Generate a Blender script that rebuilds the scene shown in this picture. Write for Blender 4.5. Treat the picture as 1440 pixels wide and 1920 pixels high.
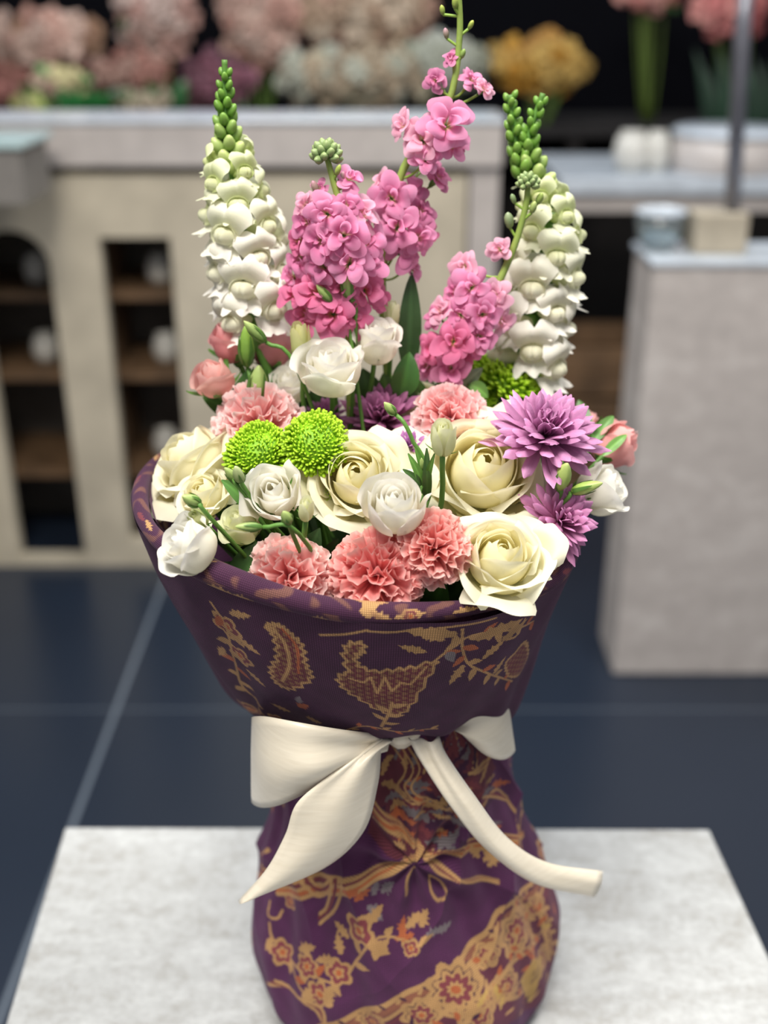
import bpy, math, random
import numpy as np
from mathutils import Vector, Matrix, noise as mnoise

for o in list(bpy.data.objects):
    bpy.data.objects.remove(o)
SC = bpy.context.scene
COL = SC.collection

# ------------------------------------------------------------------ camera, world, lights, exposure
TZ = 0.635                      # height of the display table top above the floor
CAM = Vector((0.0, -0.68, TZ + 0.715))
PITCH = math.radians(24.6)
FPX = 2100.0
cam_d = bpy.data.cameras.new('camera')
cam = bpy.data.objects.new('camera', cam_d)
COL.objects.link(cam)
cam.location = CAM
cam.rotation_euler = (math.pi / 2 - PITCH, 0, 0)
cam_d.sensor_fit = 'VERTICAL'
cam_d.sensor_height = 24.0
cam_d.lens = 24.0 * FPX / 1920.0
cam_d.clip_start = 0.02
cam_d.dof.use_dof = True
cam_d.dof.focus_distance = 0.655
cam_d.dof.aperture_fstop = 2.2
SC.camera = cam

world = bpy.data.worlds.new('shop_light')
SC.world = world
world.use_nodes = True
bg = world.node_tree.nodes['Background']
bg.inputs['Color'].default_value = (0.93, 0.95, 1.0, 1)
bg.inputs['Strength'].default_value = 0.40

def area(name, loc, target, size, energy, color, size_y=None):
    ld = bpy.data.lights.new(name, 'AREA')
    ld.shape = 'RECTANGLE'
    ld.size = size
    ld.size_y = size_y or size
    ld.energy = energy
    ld.color = color
    lo = bpy.data.objects.new(name, ld)
    COL.objects.link(lo)
    lo.location = loc
    lo.rotation_euler = (Vector(target) - Vector(loc)).to_track_quat('-Z', 'Y').to_euler()
    return lo
area('ceiling_lamp_front', (-0.35, -0.75, 3.0), (0, 0, TZ + 0.4), 1.0, 70, (1.0, 0.955, 0.88), 0.7)
area('ceiling_lamp_middle', (0.9, 0.5, 3.0), (0.1, 0.2, TZ + 0.3), 0.8, 30, (1.0, 0.97, 0.92), 0.5)
area('ceiling_lamp_back', (-0.3, 1.9, 3.1), (-0.2, 2.6, 0.8), 1.6, 34, (0.86, 0.93, 1.0), 0.6)

SC.view_settings.view_transform = 'Standard'
SC.view_settings.look = 'None'
SC.view_settings.gamma = 1.0
SC.view_settings.use_curve_mapping = False
SC.view_settings.exposure = 0.1

# ------------------------------------------------------------------ helpers
CP, SP = math.cos(PITCH), math.sin(PITCH)
def ray(px, py):
    a = (px - 720.0) / FPX
    b = (960.0 - py) / FPX
    # camera axes: right (1,0,0), up (0,SP,CP), forward (0,CP,-SP)
    return Vector((a, CP + b * SP, -SP + b * CP))
def at(px, py, Y):
    r = ray(px, py)
    k = (Y - CAM.y) / r.y
    return CAM + r * k
def onz(px, py, Z):
    r = ray(px, py)
    k = (Z - CAM.z) / r.z
    return CAM + r * k
def zdepth(p):
    q = p - CAM
    return q.y * CP - q.z * SP
def project(V):
    Q = np.asarray(V, float) - np.array(CAM)
    zc = Q[:, 1] * CP - Q[:, 2] * SP
    up = Q[:, 1] * SP + Q[:, 2] * CP
    return np.stack([720 + FPX * Q[:, 0] / zc, 960 - FPX * up / zc], 1), zc

def lin(c):
    return tuple(((x / 12.92) if x <= 0.04045 else ((x + 0.055) / 1.055) ** 2.4) for x in c)
def hexc(h):
    return np.array(lin([int(h[i:i + 2], 16) / 255.0 for i in (0, 2, 4)]))

def meta(o, label=None, cat=None, group=None, kind=None):
    if label: o['label'] = label
    if cat: o['category'] = cat
    if group: o['group'] = group
    if kind: o['kind'] = kind
    return o
def root(name, loc, label, cat, group=None):
    o = bpy.data.objects.new(name, None)
    o.empty_display_size = 0.02
    o.location = loc
    COL.objects.link(o)
    return meta(o, label, cat, group)

def mesh(name, V, F, mat, parent=None, col=None, smooth=True):
    """V are world coordinates; the object gets the parent's frame."""
    V = np.asarray(V, float).reshape(-1, 3)
    off = np.zeros(3)
    if parent is not None:
        q = parent
        while q is not None:
            off = off + np.array(q.location)
            q = q.parent
    me = bpy.data.meshes.new(name)
    if parent is None:
        base = V.mean(0); base[2] = V[:, 2].min()
        off = base
    F = np.asarray(F) if not isinstance(F, list) else F
    me.from_pydata((V - off).tolist(), [], F.tolist() if isinstance(F, np.ndarray) else F)
    if smooth:
        me.polygons.foreach_set('use_smooth', [True] * len(me.polygons))
    if col is not None:
        a = me.color_attributes.new('Col', 'FLOAT_COLOR', 'POINT')
        c = np.ones((len(V), 4)); c[:, :3] = col
        a.data.foreach_set('color', c.ravel())
    me.materials.append(mat)
    me.update()
    o = bpy.data.objects.new(name, me)
    COL.objects.link(o)
    if parent is None:
        o.location = off
    else:
        o.parent = parent
    return o

class MB:
    def __init__(s): s.V = []; s.F = []; s.C = []; s.n = 0
    def add(s, V, F, c=(1, 1, 1)):
        V = np.asarray(V, float).reshape(-1, 3)
        s.V.append(V)
        s.F += [[i + s.n for i in f] for f in (F.tolist() if isinstance(F, np.ndarray) else F)]
        cc = np.ones((len(V), 3)) * np.asarray(c)
        s.C.append(cc); s.n += len(V)
        return s
    def box(s, x0, x1, y0, y1, z0, z1, c=(1, 1, 1), bev=0.0):
        if bev <= 0:
            V = [(x, y, z) for z in (z0, z1) for y in (y0, y1) for x in (x0, x1)]
            F = [[0, 2, 3, 1], [4, 5, 7, 6], [0, 1, 5, 4], [2, 6, 7, 3], [0, 4, 6, 2], [1, 3, 7, 5]]
            return s.add(V, F, c)
        import bmesh
        bm = bmesh.new()
        bmesh.ops.create_cube(bm, size=1)
        for v in bm.verts:
            v.co = Vector(((x0 + x1) / 2 + v.co.x * (x1 - x0), (y0 + y1) / 2 + v.co.y * (y1 - y0), (z0 + z1) / 2 + v.co.z * (z1 - z0)))
        bmesh.ops.bevel(bm, geom=bm.edges[:], offset=bev, segments=2, affect='EDGES', profile=0.5)
        bm.verts.index_update()
        V = [tuple(v.co) for v in bm.verts]; F = [[v.index for v in f.verts] for f in bm.faces]
        bm.free()
        return s.add(V, F, c)
    def tube(s, pts, rad, n=8, c=(1, 1, 1), caps=True):
        V, F = tube(pts, rad, n, caps)
        return s.add(V, F, c)
    def build(s, name, mat, parent=None, smooth=True):
        return mesh(name, np.concatenate(s.V), s.F, mat, parent, np.concatenate(s.C), smooth)

def catmull(P, n):
    P = np.asarray(P, float)
    Q = np.vstack([2 * P[0] - P[1], P, 2 * P[-1] - P[-2]])
    out = []
    m = len(P) - 1
    for k in range(n):
        u = k / (n - 1) * m
        i = min(int(u), m - 1); t = u - i
        a, b, c, d = Q[i], Q[i + 1], Q[i + 2], Q[i + 3]
        out.append(0.5 * ((2 * b) + (-a + c) * t + (2 * a - 5 * b + 4 * c - d) * t * t + (-a + 3 * b - 3 * c + d) * t ** 3))
    return np.array(out)

def gridfaces(ns, nt, wrap=False):
    i, j = np.meshgrid(np.arange(nt - 1), np.arange(ns if wrap else ns - 1), indexing='ij')
    i = i.ravel(); j = j.ravel(); k = (j + 1) % ns
    return np.stack([i * ns + j, i * ns + k, (i + 1) * ns + k, (i + 1) * ns + j], 1)

def tube(pts, rad, n=8, caps=True):
    P = np.asarray(pts, float); m = len(P)
    rad = np.ones(m) * np.asarray(rad)
    T = np.gradient(P, axis=0); T /= np.linalg.norm(T, axis=1)[:, None] + 1e-12
    u = np.cross(T[0], [0.31, 0.93, 0.2]); u /= np.linalg.norm(u)
    V = []
    a = np.linspace(0, 2 * math.pi, n, endpoint=False)
    for i in range(m):
        u = u - T[i] * np.dot(u, T[i]); u /= np.linalg.norm(u)
        w = np.cross(T[i], u)
        V.append(P[i] + rad[i] * (np.cos(a)[:, None] * u + np.sin(a)[:, None] * w))
    V = np.concatenate(V)
    F = gridfaces(n, m, True).tolist()
    if caps:
        F.append(list(range(n))[::-1]); F.append([(m - 1) * n + i for i in range(n)])
    return V, F

def frame(d, spin=0.0, up=None):
    z = np.array(d, float); z /= np.linalg.norm(z)
    r = np.array(up, float) if up is not None else (np.array([0, 0, 1.0]) if abs(z[2]) < 0.9 else np.array([0, 1.0, 0]))
    x = np.cross(r, z); x /= np.linalg.norm(x)
    y = np.cross(z, x)
    c, s_ = math.cos(spin), math.sin(spin)
    return np.stack([c * x + s_ * y, -s_ * x + c * y, z])     # rows = local axes in world

def smooth01(a, b, x):
    t = np.clip((x - a) / (b - a), 0, 1)
    return t * t * (3 - 2 * t)

# ------------------------------------------------------------------ materials (all procedural)
def newmat(name):
    m = bpy.data.materials.new(name); m.use_nodes = True
    nt = m.node_tree
    return m, nt, nt.nodes['Principled BSDF'], nt.nodes['Material Output']

def petal_mat(name, rough=0.55, trans=0.4, bump=0.15, bscale=420.0, vary=0.06, spec=0.3, sheen=0.0):
    m, nt, p, out = newmat(name)
    a = nt.nodes.new('ShaderNodeVertexColor'); a.layer_name = 'Col'
    tc = nt.nodes.new('ShaderNodeTexCoord')
    n1 = nt.nodes.new('ShaderNodeTexNoise'); n1.inputs['Scale'].default_value = 60; n1.inputs['Detail'].default_value = 4
    nt.links.new(tc.outputs['Object'], n1.inputs['Vector'])
    hsv = nt.nodes.new('ShaderNodeHueSaturation')
    mr = nt.nodes.new('ShaderNodeMapRange')
    mr.inputs['To Min'].default_value = 1 - vary * 2; mr.inputs['To Max'].default_value = 1 + vary
    nt.links.new(n1.outputs['Fac'], mr.inputs['Value'])
    nt.links.new(mr.outputs['Result'], hsv.inputs['Value'])
    nt.links.new(a.outputs['Color'], hsv.inputs['Color'])
    nt.links.new(hsv.outputs['Color'], p.inputs['Base Color'])
    p.inputs['Roughness'].default_value = rough
    p.inputs['Specular IOR Level'].default_value = spec
    if sheen: p.inputs['Sheen Weight'].default_value = sheen
    n2 = nt.nodes.new('ShaderNodeTexNoise'); n2.inputs['Scale'].default_value = bscale; n2.inputs['Detail'].default_value = 3
    nt.links.new(tc.outputs['Object'], n2.inputs['Vector'])
    b = nt.nodes.new('ShaderNodeBump'); b.inputs['Strength'].default_value = bump; b.inputs['Distance'].default_value = 0.0008
    nt.links.new(n2.outputs['Fac'], b.inputs['Height'])
    nt.links.new(b.outputs['Normal'], p.inputs['Normal'])
    if trans > 0:
        tr = nt.nodes.new('ShaderNodeBsdfTranslucent')
        nt.links.new(hsv.outputs['Color'], tr.inputs['Color'])
        mx = nt.nodes.new('ShaderNodeMixShader'); mx.inputs['Fac'].default_value = trans
        nt.links.new(p.outputs['BSDF'], mx.inputs[1]); nt.links.new(tr.outputs['BSDF'], mx.inputs[2])
        nt.links.new(mx.outputs['Shader'], out.inputs['Surface'])
    return m

M = {}
M['petal'] = petal_mat('petal')
M['carn'] = petal_mat('carnation_petal', 0.7, 0.45, 0.2, 600, 0.05, 0.2)
M['mum'] = petal_mat('mum_petal', 0.5, 0.2, 0.25, 800, 0.08, 0.35)
M['green'] = petal_mat('leaf_green', 0.42, 0.12, 0.3, 260, 0.14, 0.5)
M['stem'] = petal_mat('stem_green', 0.5, 0.0, 0.25, 300, 0.12, 0.4)
M['far_petal'] = petal_mat('distant_petal', 0.7, 0.1, 0.4, 60, 0.25, 0.2)

def stone_mat(name, base, dark, light, scale, rough, bump, sparkle=True, stretch=(1, 1, 1), grain=0.45):
    m, nt, p, out = newmat(name)
    tc = nt.nodes.new('ShaderNodeTexCoord')
    mp = nt.nodes.new('ShaderNodeMapping'); mp.inputs['Scale'].default_value = stretch; mp.inputs['Rotation'].default_value = (0, 0, 0.7)
    nt.links.new(tc.outputs['Object'], mp.inputs['Vector'])
    n1 = nt.nodes.new('ShaderNodeTexNoise'); n1.inputs['Scale'].default_value = scale; n1.inputs['Detail'].default_value = 8; n1.inputs['Roughness'].default_value = 0.62; n1.inputs['Distortion'].default_value = 0.8
    nt.links.new(mp.outputs['Vector'], n1.inputs['Vector'])
    cr = nt.nodes.new('ShaderNodeValToRGB')
    e = cr.color_ramp.elements
    e[0].position = 0.3; e[0].color = (*dark, 1)
    e[1].position = 0.7; e[1].color = (*light, 1)
    k = e.new(0.5); k.color = (*base, 1)
    ng = nt.nodes.new('ShaderNodeTexNoise'); ng.inputs['Scale'].default_value = scale * 7; ng.inputs['Detail'].default_value = 5; ng.inputs['Roughness'].default_value = 0.7
    nt.links.new(tc.outputs['Object'], ng.inputs['Vector'])
    mxg = nt.nodes.new('ShaderNodeMix'); mxg.inputs['Factor'].default_value = grain
    nt.links.new(n1.outputs['Fac'], mxg.inputs['A']); nt.links.new(ng.outputs['Fac'], mxg.inputs['B'])
    nt.links.new(mxg.outputs['Result'], cr.inputs['Fac'])
    nt.links.new(cr.outputs['Color'], p.inputs['Base Color'])
    p.inputs['Roughness'].default_value = rough
    n2 = nt.nodes.new('ShaderNodeTexNoise'); n2.inputs['Scale'].default_value = scale * 14; n2.inputs['Detail'].default_value = 6
    nt.links.new(tc.outputs['Object'], n2.inputs['Vector'])
    b = nt.nodes.new('ShaderNodeBump'); b.inputs['Strength'].default_value = bump; b.inputs['Distance'].default_value = 0.002
    nt.links.new(n2.outputs['Fac'], b.inputs['Height']); nt.links.new(b.outputs['Normal'], p.inputs['Normal'])
    if sparkle:
        mr = nt.nodes.new('ShaderNodeMapRange'); mr.inputs['To Min'].default_value = rough - 0.18; mr.inputs['To Max'].default_value = rough + 0.2
        nt.links.new(n2.outputs['Fac'], mr.inputs['Value']); nt.links.new(mr.outputs['Result'], p.inputs['Roughness'])
    return m
def plain(name, col, rough=0.5, metal=0.0, nscale=20.0, vary=0.12, bump=0.1, **kw):
    m, nt, p, out = newmat(name)
    tc = nt.nodes.new('ShaderNodeTexCoord')
    n1 = nt.nodes.new('ShaderNodeTexNoise'); n1.inputs['Scale'].default_value = nscale; n1.inputs['Detail'].default_value = 5
    nt.links.new(tc.outputs['Object'], n1.inputs['Vector'])
    cr = nt.nodes.new('ShaderNodeValToRGB')
    c = np.array(col)
    cr.color_ramp.elements[0].position = 0.3; cr.color_ramp.elements[0].color = (*(c * (1 - vary)), 1)
    cr.color_ramp.elements[1].position = 0.7; cr.color_ramp.elements[1].color = (*np.minimum(c * (1 + vary), 1), 1)
    nt.links.new(n1.outputs['Fac'], cr.inputs['Fac']); nt.links.new(cr.outputs['Color'], p.inputs['Base Color'])
    p.inputs['Roughness'].default_value = rough; p.inputs['Metallic'].default_value = metal
    b = nt.nodes.new('ShaderNodeBump'); b.inputs['Strength'].default_value = bump; b.inputs['Distance'].default_value = 0.001
    nt.links.new(n1.outputs['Fac'], b.inputs['Height']); nt.links.new(b.outputs['Normal'], p.inputs['Normal'])
    for k, v in kw.items():
        p.inputs[k].default_value = v
    return m
M['table'] = stone_mat('pale_stone', (0.44, 0.447, 0.443), (0.30, 0.285, 0.26), (0.58, 0.595, 0.592), 16.0, 0.45, 0.5, True, (1, 2.2, 1))
M['pedestal'] = stone_mat('grey_stone', (0.51, 0.465, 0.44), (0.42, 0.385, 0.365), (0.68, 0.64, 0.61), 5.0, 0.5, 0.3, True, (1, 1, 3))
M['cream_wood'] = plain('cream_paint', (0.55, 0.49, 0.38), 0.5, vary=0.14, nscale=9)
M['counter'] = plain('pale_counter', (0.52, 0.475, 0.45), 0.4, vary=0.08)
M['counter_top'] = plain('glossy_counter_top', (0.55, 0.60, 0.66), 0.18)  # blue tinge of overhead light on level tops is mixed into this colour
M['black'] = plain('black_wall', (0.0015, 0.0015, 0.003), 0.9, **{'Specular IOR Level': 0.1})
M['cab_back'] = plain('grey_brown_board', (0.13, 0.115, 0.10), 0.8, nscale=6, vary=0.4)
M['side_grey'] = plain('shaded_grey_stone', (0.20, 0.185, 0.17), 0.6)  # stone darkened: the shadow on the side table's apron is mixed into this colour
M['teal_top'] = plain('pale_teal_top', (0.42, 0.55, 0.55), 0.2)
M['dark_int'] = plain('dark_interior', (0.022, 0.02, 0.02), 0.8, **{'Specular IOR Level': 0.2})
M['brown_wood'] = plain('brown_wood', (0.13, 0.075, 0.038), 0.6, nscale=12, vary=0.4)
M['grey_metal'] = plain('grey_metal', (0.20, 0.20, 0.23), 0.35, 0.6)
M['ceramic'] = plain('white_ceramic', (0.62, 0.60, 0.55), 0.3)
def glass_mat():
    m, nt, p, out = newmat('clear_glass')
    p.inputs['Base Color'].default_value = (0.85, 0.95, 0.97, 1)
    p.inputs['Transmission Weight'].default_value = 0.9; p.inputs['Roughness'].default_value = 0.12
    return m
M['glass'] = glass_mat()
FLOOR_X, FLOOR_Y = -0.56, 0.827      # where a joint runs, from the floor's own centre
def floor_mat():
    m, nt, p, out = newmat('dark_slate_tile')
    tc = nt.nodes.new('ShaderNodeTexCoord')
    sep = nt.nodes.new('ShaderNodeSeparateXYZ')
    nt.links.new(tc.outputs['Object'], sep.inputs['Vector'])
    def line(axis, at_, period, width):
        m1 = nt.nodes.new('ShaderNodeMath'); m1.operation = 'SUBTRACT'; m1.inputs[1].default_value = at_
        nt.links.new(sep.outputs[axis], m1.inputs[0])
        m2 = nt.nodes.new('ShaderNodeMath'); m2.operation = 'PINGPONG'; m2.inputs[1].default_value = period / 2
        nt.links.new(m1.outputs[0], m2.inputs[0])
        m3 = nt.nodes.new('ShaderNodeMath'); m3.operation = 'LESS_THAN'; m3.inputs[1].default_value = width
        nt.links.new(m2.outputs[0], m3.inputs[0])
        return m3
    lx = line('X', FLOOR_X, 2.4, 0.0045); ly = line('Y', FLOOR_Y, 1.2, 0.0012)
    mxl = nt.nodes.new('ShaderNodeMath'); mxl.operation = 'MAXIMUM'
    nt.links.new(lx.outputs[0], mxl.inputs[0]); nt.links.new(ly.outputs[0], mxl.inputs[1])
    br = nt.nodes.new('ShaderNodeMix'); br.data_type = 'RGBA'
    br.inputs['A'].default_value = (0.015, 0.023, 0.040, 1); br.inputs['B'].default_value = (0.15, 0.18, 0.22, 1)
    nt.links.new(mxl.outputs[0], br.inputs['Factor'])
    n1 = nt.nodes.new('ShaderNodeTexNoise'); n1.inputs['Scale'].default_value = 3.0; n1.inputs['Detail'].default_value = 6
    nt.links.new(tc.outputs['Object'], n1.inputs['Vector'])
    mx = nt.nodes.new('ShaderNodeMix'); mx.data_type = 'RGBA'; mx.blend_type = 'MULTIPLY'; mx.inputs['Factor'].default_value = 0.6
    nt.links.new(br.outputs['Result'], mx.inputs['A'])
    cr = nt.nodes.new('ShaderNodeValToRGB'); cr.color_ramp.elements[0].color = (0.75, 0.75, 0.75, 1); cr.color_ramp.elements[1].color = (1.2, 1.2, 1.2, 1)
    nt.links.new(n1.outputs['Fac'], cr.inputs['Fac']); nt.links.new(cr.outputs['Color'], mx.inputs['B'])
    nt.links.new(mx.outputs['Result'], p.inputs['Base Color'])
    p.inputs['Roughness'].default_value = 0.30
    return m
M['floor'] = floor_mat()

def cloth_mat(name):
    m, nt, p, out = newmat(name)
    a = nt.nodes.new('ShaderNodeVertexColor'); a.layer_name = 'Col'
    uv = nt.nodes.new('ShaderNodeUVMap'); uv.uv_map = 'UVMap'
    w1 = nt.nodes.new('ShaderNodeTexWave'); w1.wave_type = 'BANDS'; w1.bands_direction = 'X'; w1.inputs['Scale'].default_value = 250.0; w1.inputs['Distortion'].default_value = 0.6
    w2 = nt.nodes.new('ShaderNodeTexWave'); w2.wave_type = 'BANDS'; w2.bands_direction = 'Y'; w2.inputs['Scale'].default_value = 220.0; w2.inputs['Distortion'].default_value = 0.6
    nt.links.new(uv.outputs['UV'], w1.inputs['Vector']); nt.links.new(uv.outputs['UV'], w2.inputs['Vector'])
    mul = nt.nodes.new('ShaderNodeMath'); mul.operation = 'MULTIPLY'
    nt.links.new(w1.outputs['Fac'], mul.inputs[0]); nt.links.new(w2.outputs['Fac'], mul.inputs[1])
    # threads: some show rose, some the deep ground
    mx = nt.nodes.new('ShaderNodeMix'); mx.data_type = 'RGBA'; mx.blend_type = 'MULTIPLY'; mx.inputs['Factor'].default_value = 1.0
    mr = nt.nodes.new('ShaderNodeMapRange'); mr.inputs['To Min'].default_value = 0.55; mr.inputs['To Max'].default_value = 1.65
    nt.links.new(mul.outputs['Value'], mr.inputs['Value'])
    nt.links.new(a.outputs['Color'], mx.inputs['A']); nt.links.new(mr.outputs['Result'], mx.inputs['B'])
    nt.links.new(mx.outputs['Result'], p.inputs['Base Color'])
    p.inputs['Roughness'].default_value = 0.8
    p.inputs['Sheen Weight'].default_value = 0.12; p.inputs['Sheen Tint'].default_value = (0.8, 0.6, 0.8, 1)
    p.inputs['Specular IOR Level'].default_value = 0.2
    b = nt.nodes.new('ShaderNodeBump'); b.inputs['Strength'].default_value = 0.5; b.inputs['Distance'].default_value = 0.0006
    nt.links.new(mul.outputs['Value'], b.inputs['Height']); nt.links.new(b.outputs['Normal'], p.inputs['Normal'])
    return m
M['cloth'] = cloth_mat('paisley_shawl')
def satin_mat():
    m, nt, p, out = newmat('cream_satin')
    tc = nt.nodes.new('ShaderNodeTexCoord')
    n1 = nt.nodes.new('ShaderNodeTexNoise'); n1.inputs['Scale'].default_value = 45; n1.inputs['Detail'].default_value = 5
    mp = nt.nodes.new('ShaderNodeMapping'); mp.inputs['Scale'].default_value = (1, 1, 9); mp.inputs['Rotation'].default_value = (0, 0.5, 0)
    nt.links.new(tc.outputs['Object'], mp.inputs['Vector']); nt.links.new(mp.outputs['Vector'], n1.inputs['Vector'])
    cr = nt.nodes.new('ShaderNodeValToRGB')
    cr.color_ramp.elements[0].color = (0.70, 0.62, 0.48, 1); cr.color_ramp.elements[1].color = (0.84, 0.77, 0.63, 1)
    nt.links.new(n1.outputs['Fac'], cr.inputs['Fac']); nt.links.new(cr.outputs['Color'], p.inputs['Base Color'])
    p.inputs['Roughness'].default_value = 0.34
    p.inputs['Anisotropic'].default_value = 0.6
    p.inputs['Sheen Weight'].default_value = 0.3
    b = nt.nodes.new('ShaderNodeBump'); b.inputs['Strength'].default_value = 0.12; b.inputs['Distance'].default_value = 0.001
    nt.links.new(n1.outputs['Fac'], b.inputs['Height']); nt.links.new(b.outputs['Normal'], p.inputs['Normal'])
    return m
M['satin'] = satin_mat()

# ------------------------------------------------------------------ flower generators (unit size, +z is where the bloom faces)
def bez(P, t):
    P = np.asarray(P, float)
    a = (1 - t) ** 3; b = 3 * (1 - t) ** 2 * t; c = 3 * (1 - t) * t * t; d = t ** 3
    return a * P[0, 0] + b * P[1, 0] + c * P[2, 0] + d * P[3, 0], a * P[0, 1] + b * P[1, 1] + c * P[2, 1] + d * P[3, 1]

def cup_petal(rng, phi, W, prof, curl=0.0, side_curl=0.0, ruf=0.0, freq=3.0, spiral=0.1, edge=0.25, point=0.0, ns=13, nt=12, crumple=0.0, taper=0.0):
    s = np.linspace(-1, 1, ns); t = np.linspace(0, 1, nt) ** 0.9
    S, T = np.meshgrid(s, t)
    A = np.abs(S)
    Te = T * (1 - edge * A ** 2.6 + point * (1 - A) ** 2)
    r, z = bez(prof, Te)
    w = W * (0.72 + 0.28 * np.sin(np.clip(T, 0, 1) * 2.2))
    w = w * (1 - taper * T ** 4)
    ang = phi + S * w
    r = r * (1 + spiral * S * T)
    k = smooth01(0.68, 1.0, T)
    cv = k * k * (curl + side_curl * A ** 1.5)
    r = r + cv; z = z - cv * 0.55
    ph = rng.uniform(0, 6.28); ph2 = rng.uniform(0, 6.28)
    rf = ruf * T ** 3
    z = z + rf * np.sin(freq * S * math.pi + ph) * 0.7
    r = r + rf * np.sin(freq * 1.37 * S * math.pi + ph2)
    if crumple:
        z = z + crumple * T * np.sin(S * 9 + ph) * np.sin(T * 7 + ph2)
        r = r + crumple * T * np.cos(S * 7 + ph2) * np.sin(T * 8 + ph)
    V = np.stack([r * np.cos(ang), r * np.sin(ang), z], -1).reshape(-1, 3)
    return V, gridfaces(ns, nt), S.ravel(), T.ravel()

def petal_colour(S, T, base, mid, tip, rim=None):
    a = smooth01(0.0, 0.45, T)[:, None]; b = smooth01(0.45, 1.0, T)[:, None]
    c = base * (1 - a) + mid * a
    c = c * (1 - b) + tip * b
    if rim is not None:
        k = (smooth01(0.9, 1.0, T))[:, None]
        c = c * (1 - k) + rim * k
    return c

class Bloom:
    """a flower standing on its stem: root at the stem's foot inside the wrap"""
    def __init__(s, name, label, cat, group, px, py, Y, rpx, d, spin=0.0, seat=0.5, foot=None, up=None):
        s.P = np.array(at(px, py, Y))
        s.R = rpx / FPX * zdepth(Vector(s.P))
        s.A = frame(d, spin, up)
        s.O = s.P - s.A[2] * seat * s.R
        f = foot if foot is not None else STEM_FOOT(s.O)
        s.foot = np.array(f)
        s.root = root(name, tuple(s.foot), label, cat, group)
        s.rng = random.Random(hash((px, py)) & 0xffff)
    def w(s, V, k=1.0):
        return s.O + (np.asarray(V) * s.R * k) @ s.A
    def part(s, name, V, F, col, mat, parent=None):
        return mesh(name, s.w(V), F, mat, parent or s.root, col)
    def stem(s, rad=0.0022, col=None, name='stem', bend=None):
        a = s.foot; b = s.O
        d = -s.A[2]
        L = np.linalg.norm(b - a)
        p1 = b + d * min(0.35 * L, 0.05)
        pts = catmull([a, a * 0.45 + p1 * 0.55, p1, b], 12)
        V, F = tube(pts, rad, 8)
        mesh(name, V, F, M['stem'], s.root, np.ones((len(V), 3)) * (col if col is not None else G_MID))

_foot_n = [0]
def STEM_FOOT(O):
    _foot_n[0] += 1
    k = _foot_n[0]; a = k * 2.39996; r = 0.009 * math.sqrt(k % 24)
    return (0.0 + r * math.cos(a), 0.0 + r * math.sin(a), TZ + 0.245)

G_DARK = hexc('2f4a20'); G_MID = hexc('5d8a3a'); G_LIGHT = hexc('9bbf4f'); G_PALE = hexc('c3d483')
CREAM = dict(base=hexc('e4e8a8'), mid=hexc('f9f3cc'), tip=hexc('fdf9e2'))
CREAM_HEART = dict(base=hexc('f0ea9c'), mid=hexc('fbf2b4'), tip=hexc('fdf7d0'))
WHITE = dict(base=hexc('e0e6b4'), mid=hexc('f8f4e2'), tip=hexc('fdfbf4'))
PALEG = dict(base=hexc('b5cb72'), mid=hexc('e9ecbb'), tip=hexc('f4f4d2'))

def leaf_mesh(a, b, width, nrm, bend=0.1, fold=0.25, n=10, wav=0.0, ph=0.0):
    """leaf from a to b; nrm: rough facing direction"""
    a = np.array(a, float); b = np.array(b, float)
    d = b - a; L = np.linalg.norm(d); d /= L
    sd = np.cross(d, nrm); sd /= np.linalg.norm(sd); n_ = np.cross(sd, d)
    s = np.linspace(-1, 1, 7); t = np.linspace(0, 1, n)
    S, T = np.meshgrid(s, t)
    w = width * np.sin(np.clip(T, 0, 1) ** 0.8 * math.pi) ** 0.75 + 0.0004
    h = -bend * L * (T - 0.5) ** 2 * 4 + bend * L + fold * w * np.abs(S) + wav * np.sin(T * 14 + ph) * np.abs(S)
    V = a + d * (T * L)[..., None] + sd * (S * w)[..., None] + n_ * h[..., None]
    return V.reshape(-1, 3), gridfaces(7, n), S.ravel(), T.ravel()

def leaf(parent, a, b, width, nrm=(0, -0.7, 0.7), colour=None, name='leaf', **kw):
    V, F, S, T = leaf_mesh(a, b, width, nrm, **kw)
    c0 = colour if colour is not None else G_DARK
    c = c0 * (1 + 0.5 * (np.abs(S) < 0.12))[:, None]
    return mesh(name, V, F, M['green'], parent, c)

def sepals(b, n, L, wd, opening, z0=-0.12, r0=0.12, col=G_MID, name='sepal', curl=0.3):
    for i in range(n):
        phi = i * 2 * math.pi / n + b.rng.uniform(-0.2, 0.2)
        s = np.linspace(-1, 1, 5); t = np.linspace(0, 1, 8)
        S, T = np.meshgrid(s, t)
        w = wd * np.sin((0.15 + 0.85 * (1 - T)) * math.pi * 0.62) + 0.003
        r = r0 * (1 - T * 0.0) + opening * np.sin(T * 1.5) * L + curl * T ** 2 * L * 0.3
        z = z0 + L * T * (1 - 0.4 * opening) - 0.1 * curl * T ** 3
        x = r; y = S * w
        r_c = np.abs(S) * w * 0.3
        X = (x - r_c) * math.cos(phi) - y * math.sin(phi); Yv = (x - r_c) * math.sin(phi) + y * math.cos(phi)
        V = np.stack([X, Yv, z], -1).reshape(-1, 3)
        b.part(name, V, gridfaces(5, 8), np.ones((len(V), 3)) * col, M['green'])

def lathe(prof, n=14, groove=0.0, twist=0.0, k=5):
    P = np.asarray(prof, float)
    a = np.linspace(0, 2 * math.pi, n, endpoint=False)
    V = []
    for i, (r, z) in enumerate(P):
        rr = r * (1 + groove * np.cos(k * a + twist * i))
        V.append(np.stack([rr * np.cos(a), rr * np.sin(a), np.full(n, z)], 1))
    V = np.concatenate(V)
    F = gridfaces(n, len(P), True).tolist() + [list(range(n))[::-1], [(len(P) - 1) * n + i for i in range(n)]]
    return V, F, np.repeat(np.linspace(0, 1, len(P)), n)

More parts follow.
